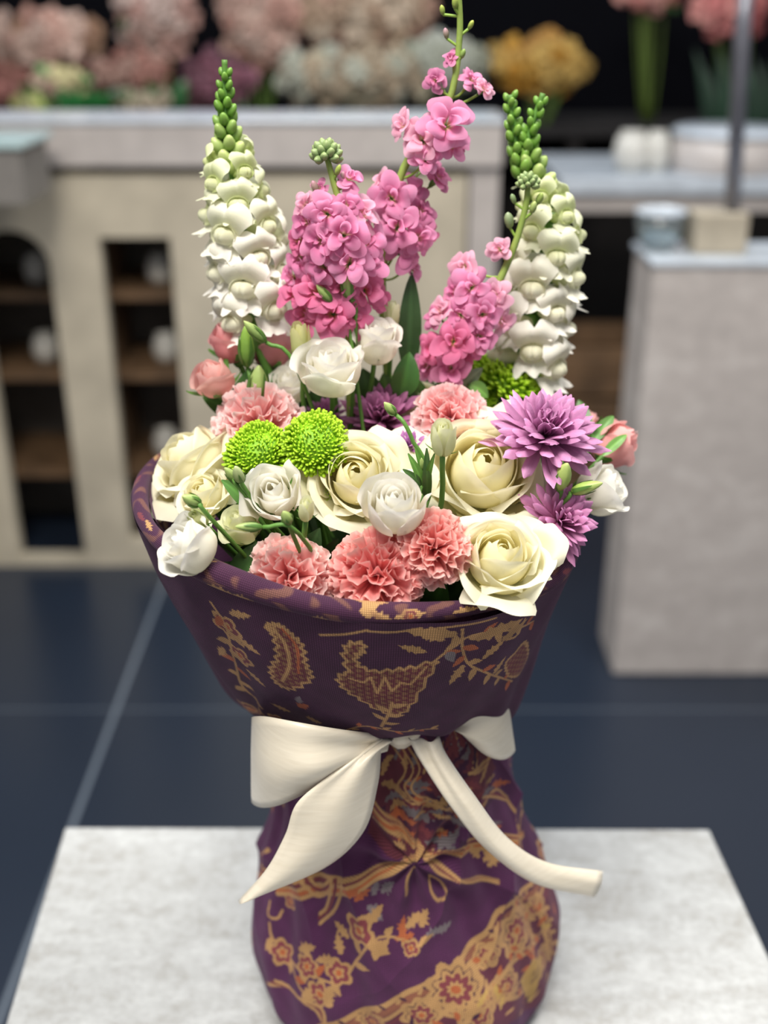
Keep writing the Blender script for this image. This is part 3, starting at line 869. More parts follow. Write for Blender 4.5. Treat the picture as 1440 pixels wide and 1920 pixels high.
# ------------------------------------------------------------------ patterned shawl wrapped round the vase
PURP = hexc('46253e'); PURP2 = hexc('562c50'); GOLD = hexc('bf9462'); ROSE = hexc('7a3c42'); ORNG = hexc('b7653f'); GREY = hexc('857a7c')
class Paint:
    def __init__(s, V, a, b, normal, base):
        s.a = a; s.b = b; s.c = np.ones((len(a), 3)) * base
        pp, zc = project(V)
        view = np.array(CAM) - V
        s.front = np.einsum('ij,ij->i', view, normal) > 0
        s.front &= V[:, 1] < 0.02
        s.idx = np.where(s.front)[0]; s.pp = pp[s.idx]
    def uv(s, pts):
        out = []
        for p in pts:
            k = s.idx[int(np.argmin(((s.pp - np.array(p)) ** 2).sum(1)))]
            out.append((s.a[k], s.b[k]))
        return np.array(out)
    def _box(s, P, m):
        return np.where((s.a > P[:, 0].min() - m) & (s.a < P[:, 0].max() + m) & (s.b > P[:, 1].min() - m) & (s.b < P[:, 1].max() + m))[0]
    def stroke(s, P, w, col, n=None, curve=True, alpha=1.0):
        P = np.asarray(P, float)
        if curve and len(P) > 2: P = catmull(P, n or len(P) * 5)
        I = s._box(P, w * 2)
        if not len(I): return
        A = np.stack([s.a[I], s.b[I]], 1); d = np.full(len(I), 9.0)
        for p, q in zip(P[:-1], P[1:]):
            v = q - p; L = (v ** 2).sum() + 1e-14
            t = np.clip(((A - p) @ v) / L, 0, 1)
            d = np.minimum(d, np.hypot(*(A - p - t[:, None] * v).T))
        k = (1 - smooth01(w * 0.8, w * 1.15, d))[:, None] * alpha
        s.c[I] = s.c[I] * (1 - k) + col * k
    def poly(s, P, col, mesh_=None, alpha=1.0):
        P = np.asarray(P, float); I = s._box(P, 0.001)
        if not len(I): return
        x, y = s.a[I], s.b[I]; ins = np.zeros(len(I), bool)
        for (x1, y1), (x2, y2) in zip(P, np.roll(P, -1, 0)):
            c = ((y1 > y) != (y2 > y)) & (x < (x2 - x1) * (y - y1) / (y2 - y1 + 1e-15) + x1)
            ins ^= c
        J = I[ins]
        cc = np.ones((len(J), 3)) * col
        if mesh_ is not None:
            k = ((np.sin(s.a[J] * 1500) + np.sin(s.a[J] * 750 + s.b[J] * 1300) + np.sin(s.a[J] * 750 - s.b[J] * 1300)) > 0.2)[:, None]
            cc = cc * (1 - k * 0.6) + mesh_ * k * 0.6
        s.c[J] = s.c[J] * (1 - alpha) + cc * alpha
    def leafm(s, c, ang, L, W, col=None, jag=0.0):
        t = np.linspace(0, 1, 14)
        w = W * np.sin(t ** 0.75 * math.pi) * (1 + jag * np.sign(np.sin(t * 26)))
        X = np.concatenate([t * L, t[::-1] * L]); Y = np.concatenate([w, -w[::-1] * 0.8])
        ca, sa = math.cos(ang), math.sin(ang)
        s.poly(np.stack([c[0] + X * ca - Y * sa, c[1] + X * sa + Y * ca], 1), GOLD if col is None else col)
    def flowerm(s, c, r, n=6, ph=0.0, fill=None, k=0.35):
        t = np.linspace(0, 2 * math.pi, 60, endpoint=False)
        def ring(q, kk): 
            rr = r * q * (1 - kk + kk * np.abs(np.cos(n * (t + ph) / 2)))
            return np.stack([c[0] + rr * np.cos(t), c[1] + rr * np.sin(t)], 1)
        s.poly(ring(1.0, k), GOLD); s.poly(ring(0.74, k), ROSE if fill is None else fill); s.poly(ring(0.40, k), GOLD); s.poly(ring(0.2, 0), ORNG)
    def vine(s, P, w=0.0008, step=0.009, L=0.010, rng=None, col=None):
        P = catmull(P, 60)
        s.stroke(P, w, GOLD if col is None else col, curve=False)
        acc = 0; sd = 1
        for i in range(1, 60):
            acc += np.hypot(*(P[i] - P[i - 1]))
            if acc > step:
                acc = 0; sd = -sd
                g = math.atan2(*(P[i] - P[i - 1])[::-1])
                s.leafm(P[i], g + sd * 0.9, L * (rng.uniform(0.7, 1.2) if rng else 1), L * 0.24, (GOLD if (rng is None or rng.random() < 0.7) else ORNG) if col is None else col)
    def paisley(s, P, fill=True, serr=0.0014, w=0.0009):
        P = catmull(np.vstack([P, P[:1]]), 90)[:-1]
        g = np.roll(P, -1, 0) - P; nrm = np.stack([-g[:, 1], g[:, 0]], 1); nrm /= np.linalg.norm(nrm, axis=1)[:, None] + 1e-9
        area_ = 0.5 * np.sum(P[:, 0] * np.roll(P[:, 1], -1) - np.roll(P[:, 0], -1) * P[:, 1])
        if area_ > 0: nrm = -nrm
        Z = P + nrm * (serr * (np.arange(len(P)) % 3 - 1))[:, None]
        if fill: s.poly(Z, ROSE * 0.85, mesh_=GOLD * 0.62)
        s.stroke(np.vstack([Z, Z[:1]]), w, GOLD, curve=False)

def cloth_normals(G):
    du = np.roll(G, -1, 1) - np.roll(G, 1, 1); dv = np.gradient(G, axis=0)
    n = np.cross(du, dv); return n / (np.linalg.norm(n, axis=2)[..., None] + 1e-12)

def cloth_obj(name, G, a, b, col, parent):
    nr, nc = G.shape[:2]
    o = mesh(name, G.reshape(-1, 3), gridfaces(nc, nr), M['cloth'], parent, col)
    me = o.data
    uvl = me.uv_layers.new(name='UVMap')
    li = np.empty(len(me.loops), int); me.loops.foreach_get('vertex_index', li)
    uvl.data.foreach_set('uv', np.stack([a[li], b[li]], 1).ravel())
    return o

wrap = root('shawl_wrapped_vase', (0.012, 0.0, TZ), 'vase wrapped in a purple and gold paisley shawl holding all the flowers', 'vase')
rngp = random.Random(5)

# collar: outer face from the rim down to the bulging lower fold
NC = 1150
th = np.linspace(math.pi / 2, math.pi * 2.5, NC)
def collar(name, prof, nr, inner=False):
    prof = np.array(prof); u = np.linspace(0, 1, nr)
    kk = np.linspace(0, 1, len(prof))
    cr = catmull(prof, nr)
    R = cr[:, 0][:, None]; Z = cr[:, 1][:, None]; U = u[:, None]
    front = np.maximum(0, -np.sin(th))[None]; side = np.cos(th)[None]
    low = smooth01(0.25, 0.85, U)
    Rr = R + 0.0025 * np.sin(3 * th + 1.0 + 2 * U)[None] * 1.0 if False else R * np.ones_like(th)[None]
    # soft folds
    Rr = Rr + (0.0022 * np.sin(5 * th[None] + 4 * U + 0.8) + 0.0016 * np.sin(11 * th[None] - 6 * U) + 0.0016 * np.sin(17 * th[None] + 9 * U + 2)) * (0.35 + low)
    # a long slanting crease on the side towards the ribbon loop
    ln = (th[None] - (math.pi * 1.5 - 0.62)) - (0.42 - U) * 1.25
    Rr = Rr - 0.0028 * np.exp(-(ln / 0.05) ** 2) * smooth01(0.35, 0.6, U) * (1 - smooth01(0.9, 1, U)) + 0.0018 * np.exp(-((ln - 0.11) / 0.06) ** 2) * smooth01(0.35, 0.6, U)
    rim = (1 - low)
    ctx = -0.0175 * rim + -0.001 * low
    X = ctx + Rr * side; Yv = 0.0 + Rr * np.sin(th)[None]
    drop = -0.105 * side * Rr * rim + low * (-0.036 * (1 - front ** 1.5)) + 0.0035 * np.sin(2 * th[None] + 0.6) * rim
    Zz = TZ + Z + drop
    return np.stack([X, Yv, np.broadcast_to(Zz, X.shape)], -1)
outer = [(0.1475, 0.408), (0.1425, 0.392), (0.136, 0.370), (0.127, 0.345), (0.118, 0.325), (0.109, 0.308), (0.101, 0.296), (0.090, 0.289), (0.078, 0.292), (0.068, 0.300)]
G = collar('collar', outer, 290)
nr = 290
dv = np.linalg.norm(np.diff(G, axis=0), axis=2).mean(1); arc = np.concatenate([[0], np.cumsum(dv)])
a = np.broadcast_to((th * 0.125)[None], (nr, NC)).ravel().copy(); b = np.broadcast_to(-arc[:, None], (nr, NC)).ravel().copy()
Nn = cloth_normals(G); cx = G - np.array([0, 0, TZ + 0.34]); sgn = np.sign((Nn[:, :, :2] * cx[:, :, :2]).sum(-1).mean()); Nn = Nn * sgn
pt = Paint(G.reshape(-1, 3), a, b, Nn.reshape(-1, 3), PURP)
# scattered sprigs round the back
a0, a1 = a.min(), a.max(); am = (a0 + a1) / 2
for i in range(16):
    ca = a0 + (a1 - a0) * (i + 0.5) / 16
    if abs(ca - am) < 0.19: continue
    cb = -0.06 + rngp.uniform(-0.02, 0.02)
    pt.vine([(ca - 0.02, cb - 0.03), (ca, cb), (ca + 0.008, cb + 0.03)], rng=rngp)
    pt.flowerm((ca + 0.012, cb), 0.009, 6, rngp.random())
# the motifs on the front
P = pt.uv([(652, 1258), (645, 1228), (655, 1208), (677, 1206), (682, 1222), (668, 1228), (672, 1246), (700, 1258), (740, 1256), (775, 1252), (818, 1240), (800, 1275), (775, 1318), (748, 1340), (712, 1332), (676, 1312), (645, 1292), (633, 1272)])
pt.paisley(P)
zz = pt.uv([(656, 1272), (680, 1280), (695, 1270), (708, 1300), (722, 1270), (735, 1296), (752, 1280), (770, 1284), (800, 1250)])
pt.stroke(zz, 0.0008, GOLD, curve=False)
P = pt.uv([(497, 1172), (512, 1190), (520, 1230), (508, 1258), (520, 1282), (548, 1292), (582, 1272), (572, 1245), (565, 1210), (540, 1185), (520, 1172)])
pt.paisley(P)
pt.stroke(pt.uv([(512, 1178), (535, 1210), (542, 1250), (530, 1278)]), 0.0011, GOLD)
pt.stroke(pt.uv([(528, 1180), (556, 1215), (560, 1262)]), 0.0008, ORNG)
pt.vine(pt.uv([(812, 1240), (850, 1215), (900, 1188), (1000, 1165)]), 0.0009, 0.008, 0.011, rngp)
pt.vine(pt.uv([(868, 1180), (868, 1215), (880, 1245), (915, 1262), (960, 1278)]), 0.0009, 0.008, 0.012, rngp)
for (x, y, g, L) in ((800, 1222, 2.8, .016), (835, 1200, 2.6, .02), (870, 1245, 4.4, .02), (905, 1235, .8, .018), (895, 1272, 4.2, .02), (925, 1265, 1.2, .016), (890, 1200, .2, .03), (858, 1188, 3.0, .028), (975, 1240, 1.5, .018), (940, 1200, .4, .022)):
    pt.leafm(pt.uv([(x, y)])[0], g, L, L * 0.2, GOLD if x % 2 else GOLD * .9, 0.25)
pt.leafm(pt.uv([(838, 1222)])[0], 5.2, 0.012, 0.0035, GREY)
P = pt.uv([(955, 1270), (948, 1245), (965, 1225), (985, 1205), (988, 1235), (975, 1262)])
pt.paisley(P, True, 0.001)
pt.stroke(pt.uv([(985, 1160), (970, 1190), (950, 1200)]), 0.001, GOLD)
pt.vine(pt.uv([(715, 1362), (728, 1340), (735, 1318)]), 0.0011, 0.007, 0.012)
pt.vine(pt.uv([(640, 1372), (690, 1362), (760, 1372), (820, 1366)]), 0.0009, 0.008, 0.008, rngp)
for (x, y, g) in ((545, 1335, 2.6), (560, 1325, .7), (530, 1350, 3.3), (575, 1345, .1), (555, 1360, 5.6), (520, 1330, 2.2), (590, 1362, .1)):
    pt.leafm(pt.uv([(x, y)])[0], g, 0.014, 0.004, GOLD if x % 10 else ORNG, 0.3)
pt.leafm(pt.uv([(560, 1318)])[0], 1.2, 0.012, 0.003, GREY, 0.3)
for (x, y, r) in ((470, 1330, .011), (450, 1230, .010), (425, 1175, .011), (520, 1350, .008)):
    pt.flowerm(pt.uv([(x, y)])[0], r, 5, 0.3)
pt.vine(pt.uv([(395, 1130), (425, 1180), (440, 1240), (458, 1290), (500, 1345)]), 0.001, 0.009, 0.013, rngp)
for (x, y, g) in ((430, 1150, 0.4), (445, 1195, 5.8), (420, 1215, 4), (462, 1255, 5.4)):
    pt.leafm(pt.uv([(x, y)])[0], g, 0.016, 0.0035, GOLD, 0.3)
for (x0, y0, x1, y1) in ((600, 1190, 690, 1182), (690, 1184, 790, 1178), (800, 1180, 930, 1158)):
    pt.stroke(pt.uv([(x0, y0), ((x0 + x1) / 2, (y0 + y1) / 2 + 4), (x1, y1)]), 0.0008, GOLD)
n_ = np.array([mnoise.noise(Vector((x * 60, y * 60, 3))) for x, y in zip(a[::1], b[::1])]) if False else (np.sin(a * 210 + np.sin(b * 160)) * np.sin(b * 190 + np.sin(a * 120)))
pt.c *= (1 + 0.14 * n_)[:, None]
collar_o = cloth_obj('collar', G, a, b, np.clip(pt.c, 0, 1), wrap)

# inside face of the collar
inner = [(0.136, 0.411), (0.131, 0.395), (0.124, 0.36), (0.108, 0.33), (0.085, 0.305), (0.06, 0.295), (0.01, 0.29)]
NCs = NC; Gi = collar('lining', inner, 60)
ai = np.broadcast_to((th * 0.125)[None], (60, NC)).ravel().copy(); bi = np.broadcast_to(np.linspace(0, 0.15, 60)[:, None], (60, NC)).ravel().copy()
pi_ = Paint(Gi.reshape(-1, 3), ai, bi, np.zeros((60 * NC, 3)), PURP2)
for i in range(26):
    ca = ai.min() + (ai.max() - ai.min()) * (i + 0.5) / 26; cb = 0.02 + rngp.random() * 0.02
    pi_.flowerm((ca, cb), 0.007, 5, i); pi_.vine([(ca, cb), (ca + 0.01, cb + 0.012), (ca + 0.02, cb + 0.005)], rng=rngp)
cloth_obj('lining', Gi, ai, bi, pi_.c, wrap)

# rolled rim
NR = 40
ph = np.linspace(0, 2 * math.pi, NR)
rr = 0.0060 + 0.0012 * np.sin(3 * th + 1) + 0.0006 * np.sin(8 * th)
side = np.cos(th)
Rm = 0.1420 + 0.0018 * np.sin(3 * th + 2.2) + 0.0012 * np.sin(7 * th)
X = -0.0175 + (Rm[None] + np.cos(ph)[:, None] * rr[None]) * side[None]
Yv = (Rm[None] + np.cos(ph)[:, None] * rr[None]) * np.sin(th)[None]
Zz = TZ + 0.4105 + (-0.105 * side * Rm + 0.0035 * np.sin(2 * th + 0.6))[None] + np.sin(ph)[:, None] * rr[None]
Gr = np.stack([X, Yv, Zz], -1)
ar = np.broadcast_to((th * 0.15)[None], (NR, NC)).ravel().copy(); br_ = np.broadcast_to((ph * 0.008)[:, None], (NR, NC)).ravel().copy()
Nr = cloth_normals(Gr); cc = Gr - np.stack([np.broadcast_to(-0.0175 + Rm * side, X.shape), np.broadcast_to(Rm * np.sin(th), X.shape), np.broadcast_to(Zz.mean(0), X.shape)], -1)
Nr *= np.sign((Nr * cc).sum(-1).mean())
pr = Paint(Gr.reshape(-1, 3), ar, br_, Nr.reshape(-1, 3), PURP)
for (x0, y0, x1, y1) in ((345, 1092, 365, 1085), (385, 1100, 440, 1130), (430, 1135, 470, 1140), (580, 1180, 620, 1175), (690, 1160, 720, 1168), (740, 1160, 800, 1150), (850, 1150, 900, 1140), (300, 1040, 330, 1075), (1040, 1050, 1065, 1030), (1000, 1092, 1020, 1082)):
    p = pr.uv([(x0, y0), (x1, y1)])
    L = np.hypot(*(p[1] - p[0])); g = math.atan2(*(p[1] - p[0])[::-1])
    pr.leafm(p[0], g, L, max(0.0035, L * 0.2), GOLD, 0.35)
for i in range(34):
    ca = ar.min() + (ar.max() - ar.min()) * (i + rngp.random()) / 34
    cb = rngp.random() * 0.05
    if i % 3 == 0: pr.flowerm((ca, cb), 0.006, 5, i)
    else: pr.leafm((ca, cb), rngp.uniform(-.6, .6), 0.016, 0.003, GOLD if i % 2 else ROSE, 0.3)
nr_ = np.sin(ar * 230 + 2 * np.sin(br_ * 200 + ar * 60)) * np.sin(ar * 95 + 1.5)
k_ = smooth01(0.35, 0.6, nr_)[:, None] * 0.55
pr.c = pr.c * (1 - k_) + hexc('8a5f4a') * k_
cloth_obj('rolled_rim', Gr, ar, br_, pr.c, wrap)

# lower drape
NCL, NRL = 1000, 380
thl = np.linspace(math.pi / 2, math.pi * 2.5, NCL)
prof = np.array([(0.102, 0.0008), (0.112, 0.006), (0.119, 0.022), (0.1215, 0.045), (0.120, 0.07), (0.114, 0.095), (0.107, 0.12), (0.099, 0.15), (0.0925, 0.18), (0.086, 0.21), (0.082, 0.24), (0.074, 0.27), (0.066, 0.295)])
pc = catmull(prof, NRL)
R = pc[:, 0][:, None]; Z = pc[:, 1][:, None]; TH = thl[None]
hz = Z / 0.29
low = smooth01(0.0, 0.12, hz)
def ridge(x, s): return np.abs(np.sin(x)) ** s
f1 = np.sin(9 * TH + 3.5 * np.sin(TH * 2 + 1) + 18 * Z) * 0.0026 * smooth01(0.35, 0.9, hz)
f2 = (0.5 - ridge(4 * TH + 26 * Z + 0.9 * np.sin(3 * TH), 0.6)) * 0.0050 * smooth01(0.12, 0.5, hz) * (1 - 0.4 * smooth01(.7, 1, hz))
f3 = (0.5 - ridge(3 * TH - 34 * Z + 1.1 * np.sin(2 * TH + 2), 0.55)) * 0.0055 * np.exp(-((hz - 0.55) / 0.22) ** 2)
f4 = (0.0035 * np.sin(5 * TH + 8 * Z * 3) + 0.0022 * np.sin(8 * TH - 30 * Z + 1.5 * np.sin(2 * TH)) + 0.0016 * np.sin(13 * TH + 55 * Z)) * (1 - 0.7 * hz) * low + 0.0012 * np.sin(23 * TH + 40 * Z)
# knot of gathered cloth at the front, creases fanning out of it
kth = math.pi * 1.5 + 0.12; kz = 0.187
du_ = (TH - kth) * 0.1; dz_ = Z - kz
rad_ = np.hypot(du_, dz_); angk = np.arctan2(dz_, du_)
f5 = (0.006 * np.exp(-(rad_ / 0.014) ** 2)) + 0.0036 * np.sin(9 * angk + 0.4) * np.exp(-((rad_ - 0.03) / 0.024) ** 2)
Rf = R + (f1 + f2 + f3 + f4) * low + f5 * low
cxl = 0.018 - 0.014 * hz
X = cxl + Rf * np.cos(TH); Yv = Rf * np.sin(TH)
sx = 1 + 0.0 * X
Zl = TZ + Z + 0 * TH
GL = np.stack([X, Yv, Zl], -1)
dv = np.linalg.norm(np.diff(GL, axis=0), axis=2).mean(1); arc = np.concatenate([[0], np.cumsum(dv)])
al = np.broadcast_to((thl * 0.108)[None], (NRL, NCL)).ravel().copy(); bl = np.broadcast_to(arc[:, None], (NRL, NCL)).ravel().copy()
NL = cloth_normals(GL); NL *= np.sign((NL[:, :, 0] * np.cos(thl)[None] + NL[:, :, 1] * np.sin(thl)[None]).mean())
pl = Paint(GL.reshape(-1, 3), al, bl, NL.reshape(-1, 3), PURP2)
A_, B_ = pl.a, pl.b
aml = (al.min() + al.max()) / 2
for i in range(13):
    ca = al.min() + (al.max() - al.min()) * (i + 0.5) / 13
    if abs(ca - aml) < 0.15: continue
    for cb in (0.05, 0.12, 0.19, 0.25):
        q = rngp.uniform(-.01, .01)
        pl.vine([(ca - 0.02, cb - 0.03 + q), (ca + q, cb), (ca + 0.015, cb + 0.03)], rng=rngp); pl.flowerm((ca + 0.012 + q, cb + 0.01), 0.011, 6, i)
# dense warm band in the gathered neck
neck = pl.uv([(735, 1385), (900, 1385), (930, 1440), (900, 1500), (860, 1560), (800, 1600), (740, 1610), (690, 1560), (700, 1480)])
pl.poly(neck, hexc('6b3438'), alpha=0.8)
for i in range(120):
    t = rngp.random(); u_ = rngp.random()
    p = pl.uv([(700 + 230 * t, 1390 + 200 * u_)])[0]
    col = [GOLD, GOLD * .8, ORNG, ROSE, GREY * .8, PURP][rngp.randrange(6)]
    g = rngp.uniform(-0.9, 0.5) if u_ > 0.35 else rngp.uniform(0.6, 2.0)
    pl.leafm(p, g, rngp.uniform(.012, .03), rngp.uniform(.0018, .004), col, 0.3)
for dx in (0, 14, 27):
    pl.stroke(pl.uv([(735 + dx, 1395), (760 + dx, 1440), (745 + dx, 1480), (790 + dx, 1505), (860, 1490 + dx)]), 0.0008, GOLD)
# swirls running into the knot
for (k, col) in ((0, GOLD), (9, ROSE), (18, GOLD), (27, ORNG), (36, GOLD)):
    pl.stroke(pl.uv([(520, 1655 + k * .6), (590, 1640 + k), (660, 1650 + k * .8), (720, 1625 + k * .5), (788, 1598 + k * .2)]), 0.0017, col)
    pl.stroke(pl.uv([(980, 1560 + k * .2), (930, 1565 + k * .6), (880, 1575 + k * .5), (800, 1596 + k * .2)]), 0.0012, col)
    pl.stroke(pl.uv([(700, 1500 + k * .9), (740, 1540 + k * .6), (770, 1570 + k * .3), (792, 1592)]), 0.0013, col)
for (k, col) in ((0, GOLD), (10, ROSE), (18, GOLD)):
    pl.stroke(pl.uv([(560 + k, 1640), (600, 1680 - k), (640 - k, 1650), (630 - k, 1700), (600, 1730 - k)]), 0.0013, col)
    pl.stroke(pl.uv([(795, 1605), (830 + k, 1640), (880, 1650 + k * .3), (935, 1652 + k * .2)]), 0.0012, col)
P = pl.uv([(805, 1640), (825, 1652), (838, 1675), (822, 1688), (808, 1668)])
pl.stroke(np.vstack([P, P[:1]]), 0.001, GOLD)
pl.stroke(pl.uv([(775, 1625), (765, 1650), (762, 1678)]), 0.0013, GOLD)
for (x, y, g, c) in ((700, 1680, 1.3, GREY), (715, 1672, .8, GREY), (690, 1700, 5.6, GREY), (672, 1672, 3.6, ORNG), (665, 1690, .7, ORNG), (740, 1760, .3, ORNG), (752, 1755, 1.4, ORNG), (790, 1740, 1.2, GOLD), (800, 1755, .3, GREY), (815, 1748, .1, GREY), (905, 1560, 1, GREY), (925, 1585, 4, GOLD), (900, 1610, 2, GOLD), (915, 1625, .5, GOLD)):
    pl.leafm(pl.uv([(x, y)])[0], g, 0.016, 0.004, c, 0.35)
# flowering vines over the purple ground
pl.vine(pl.uv([(545, 1800), (590, 1830), (640, 1840), (670, 1800), (700, 1765), (760, 1765), (790, 1775)]), 0.0010, 0.011, 0.012, rngp)
pl.vine(pl.uv([(505, 1730), (512, 1760), (545, 1800), (560, 1850), (600, 1880)]), 0.0010, 0.010, 0.012, rngp)
pl.stroke(pl.uv([(506, 1690), (502, 1715), (520, 1722), (530, 1708)]), 0.001, GOLD)
for (x, y, r, n_) in ((530, 1785, .011, 5), (575, 1812, .010, 6), (672, 1745, .013, 4), (636, 1825, .011, 5), (600, 1865, .011, 6), (545, 1690, .007, 4), (770, 1778, .007, 4)):
    pl.flowerm(pl.uv([(x, y)])[0], r, n_, 0.5, ROSE * 1.25)
for (x, y, g) in ((640, 1790, 1.9), (655, 1760, 2.6), (690, 1735, .9), (700, 1800, .9), (620, 1850, 4.6), (560, 1780, .6), (575, 1850, 5), (760, 1740, .5), (690, 1775, 5.8), (630, 1800, 3.5)):
    pl.leafm(pl.uv([(x, y)])[0], g, 0.017, 0.0045, GOLD * .95, 0.3)
# slanting border, warm and crowded below it
edge_px = [(600, 1925), (680, 1895), (760, 1862), (850, 1815), (905, 1755), (950, 1700), (1003, 1640)]
low_px = [(1045, 1660), (1045, 1790), (1030, 1850), (1000, 1890), (960, 1915), (800, 1960)]
pl.poly(pl.uv(edge_px + low_px), hexc('683542'), alpha=0.9)
for k, w, col in ((0, .0022, GOLD), (11, .0026, hexc('96604a')), (21, .0016, GOLD), (30, .001, ROSE)):
    pl.stroke(pl.uv([(x + k * .75, y + k) for x, y in edge_px]), w, col)
for i in range(26):
    t = i / 25; q = catmull([(x + 9, y + 11) for x, y in edge_px], 26)[i]
    pl.leafm(pl.uv([tuple(q)])[0], 0.9 if i % 2 else 2.6, 0.006, 0.0014, GOLD if i % 2 else PURP)
for (x, y, r, n_) in ((855, 1855, .020, 9), (970, 1745, .018, 8), (915, 1790, .010, 6), (790, 1905, .013, 7), (1005, 1700, .010, 6), (950, 1850, .012, 6), (1015, 1800, .011, 6), (900, 1905, .013, 7), (700, 1915, .010, 6)):
    c = pl.uv([(x, y)])[0]; pl.flowerm(c, r * 1.12, n_, .1, PURP, 0.25); pl.flowerm(c, r * 0.8, n_, .1, ROSE * 1.2)
for (pts_) in ([(880, 1900), (930, 1840), (965, 1800), (1010, 1760)], [(960, 1690), (985, 1720), (1000, 1780), (985, 1830)], [(800, 1880), (850, 1905), (920, 1880), (980, 1860)], [(1005, 1690), (1020, 1740), (1030, 1800)], [(930, 1740), (925, 1780), (890, 1830)]):
    P = pl.uv(pts_); pl.stroke(P, 0.0017, GOLD); pl.vine(P + np.array([0.003, 0.003]), .0007, .006, .009, rngp)
for i in range(60):
    t = rngp.random(); q = catmull(edge_px, 30)[rngp.randrange(4, 30)]
    p = pl.uv([(q[0] + 30 + 90 * t, q[1] + 40 + 110 * t)])[0]
    pl.leafm(p, rngp.uniform(0, 6.2), rngp.uniform(.006, .013), rngp.uniform(.0015, .003), [GOLD, GOLD * 1.1, ORNG, PURP, hexc('c9a45c')][rngp.randrange(5)], 0.3)
pl.poly(pl.uv([(985, 1870), (975, 1840), (1000, 1800), (1018, 1790), (1010, 1840), (1000, 1868)]), hexc('c09a55'))
for (x, y) in ((998, 1830), (1003, 1836), (994, 1845), (1008, 1822)):
    pl.leafm(pl.uv([(x, y)])[0], .6, .005, .001, PURP)
# corner scroll near the foot
for k, col in ((0, GOLD), (9, ROSE), (17, GOLD)):
    pl.stroke(pl.uv([(500 + k, 1840), (540 + k, 1850 + k), (585 + k, 1890), (610, 1925)]), 0.0013, col)
# near the right-hand loop
for k, col in ((0, GOLD), (8, ROSE), (15, GOLD)):
    pl.stroke(pl.uv([(905, 1510 - k), (930, 1480 + k), (952, 1495 + k * .4)]), 0.0011, col)
    pl.stroke(pl.uv([(880, 1450), (905, 1440 - k * .6), (925, 1415)]), 0.0012, col)
pl.stroke(pl.uv([(952, 1500), (970, 1560), (985, 1620)]), .0016, GOLD)
nn = np.sin(al * 170 + 2 * np.sin(bl * 110)) * np.sin(bl * 150 + 2 * np.sin(al * 90))
pl.c *= (1 + 0.13 * nn)[:, None]
cloth_obj('lower_drape', GL, al, bl, np.clip(pl.c, 0, 1), wrap)

# ------------------------------------------------------------------ cream satin ribbon tied under the collar
bow = root('ribbon_bow', (0.0, -0.08, TZ + 0.265), 'cream satin ribbon tied in a bow under the purple collar', 'ribbon')
def strip(name, e1, e2, n=44, m=12, puff=0.004, dirn=(0, -1, 0.2), wob=0.0008, fold=0.0):
    A = catmull([at(*p) for p in e1], n); B = catmull([at(*p) for p in e2], n)
    s = np.linspace(0, 1, m)[None, :, None]
    V = A[:, None] * (1 - s) + B[:, None] * s
    t = np.linspace(0, 1, n)[:, None, None]
    d = np.array(dirn)
    V = V + d * puff * np.sin(s * math.pi) + d * wob * np.sin(s * 9 + t * 7) + d * fold * np.sin(s * 3 * math.pi + 1) * (1 - t) ** 2
    o = mesh(name, V.reshape(-1, 3), gridfaces(m, n), M['satin'], bow)
    md = o.modifiers.new('thickness', 'SOLIDIFY'); md.thickness = 0.0005
    return o
strip('loop', [(735, 1376, -.088), (650, 1366, -.112), (560, 1352, -.118), (500, 1343, -.105), (474, 1345, -.085), (486, 1350, -.06), (560, 1362, -.05)],
      [(722, 1404, -.090), (665, 1432, -.108), (600, 1474, -.124), (530, 1508, -.118), (486, 1512, -.095), (478, 1490, -.07), (560, 1440, -.055)], puff=.007, fold=.003)
strip('tail', [(712, 1378, -.095), (640, 1435, -.118), (560, 1500, -.128), (535, 1565, -.130), (500, 1630, -.132), (448, 1688, -.130)],
      [(742, 1378, -.096), (716, 1400, -.104), (708, 1470, -.112), (680, 1560, -.118), (600, 1630, -.124), (466, 1676, -.130)], puff=.008, fold=.003)
strip('tail', [(766, 1380, -.094), (790, 1425, -.102), (845, 1510, -.112), (910, 1590, -.112), (1000, 1655, -.100), (1112, 1680, -.085)],
      [(822, 1382, -.090), (838, 1420, -.098), (888, 1492, -.106), (950, 1570, -.104), (1025, 1616, -.095), (1130, 1634, -.082)], puff=.006, fold=.003)
strip('loop', [(850, 1358, -.074), (885, 1325, -.075), (920, 1304, -.068), (945, 1300, -.058), (952, 1320, -.04), (925, 1345, -.03)],
      [(852, 1364, -.075), (880, 1392, -.080), (912, 1418, -.078), (945, 1424, -.066), (966, 1405, -.05), (935, 1400, -.035)], puff=.006, fold=.002)
Vb, Fb = [], []
hh = np.linspace(0.300, 0.318, 6); aa = np.linspace(0, 2 * math.pi, 80, endpoint=False)
Vb = np.concatenate([np.stack([0.003 + 0.072 * np.cos(aa), 0.072 * np.sin(aa), np.full(80, TZ + h - 0.02)], 1) for h in hh])
o = mesh('band', Vb, gridfaces(80, 6, True), M['satin'], bow)
o.modifiers.new('thickness', 'SOLIDIFY').thickness = 0.0005
Vk, Fk, t = lathe([(0.001, -0.012), (0.010, -0.010), (0.014, 0), (0.010, 0.010), (0.001, 0.012)], 14, 0.12, 0.2, 4)
mesh('knot', Vk + np.array(at(752, 1362, -.080)), Fk, M['satin'], bow)

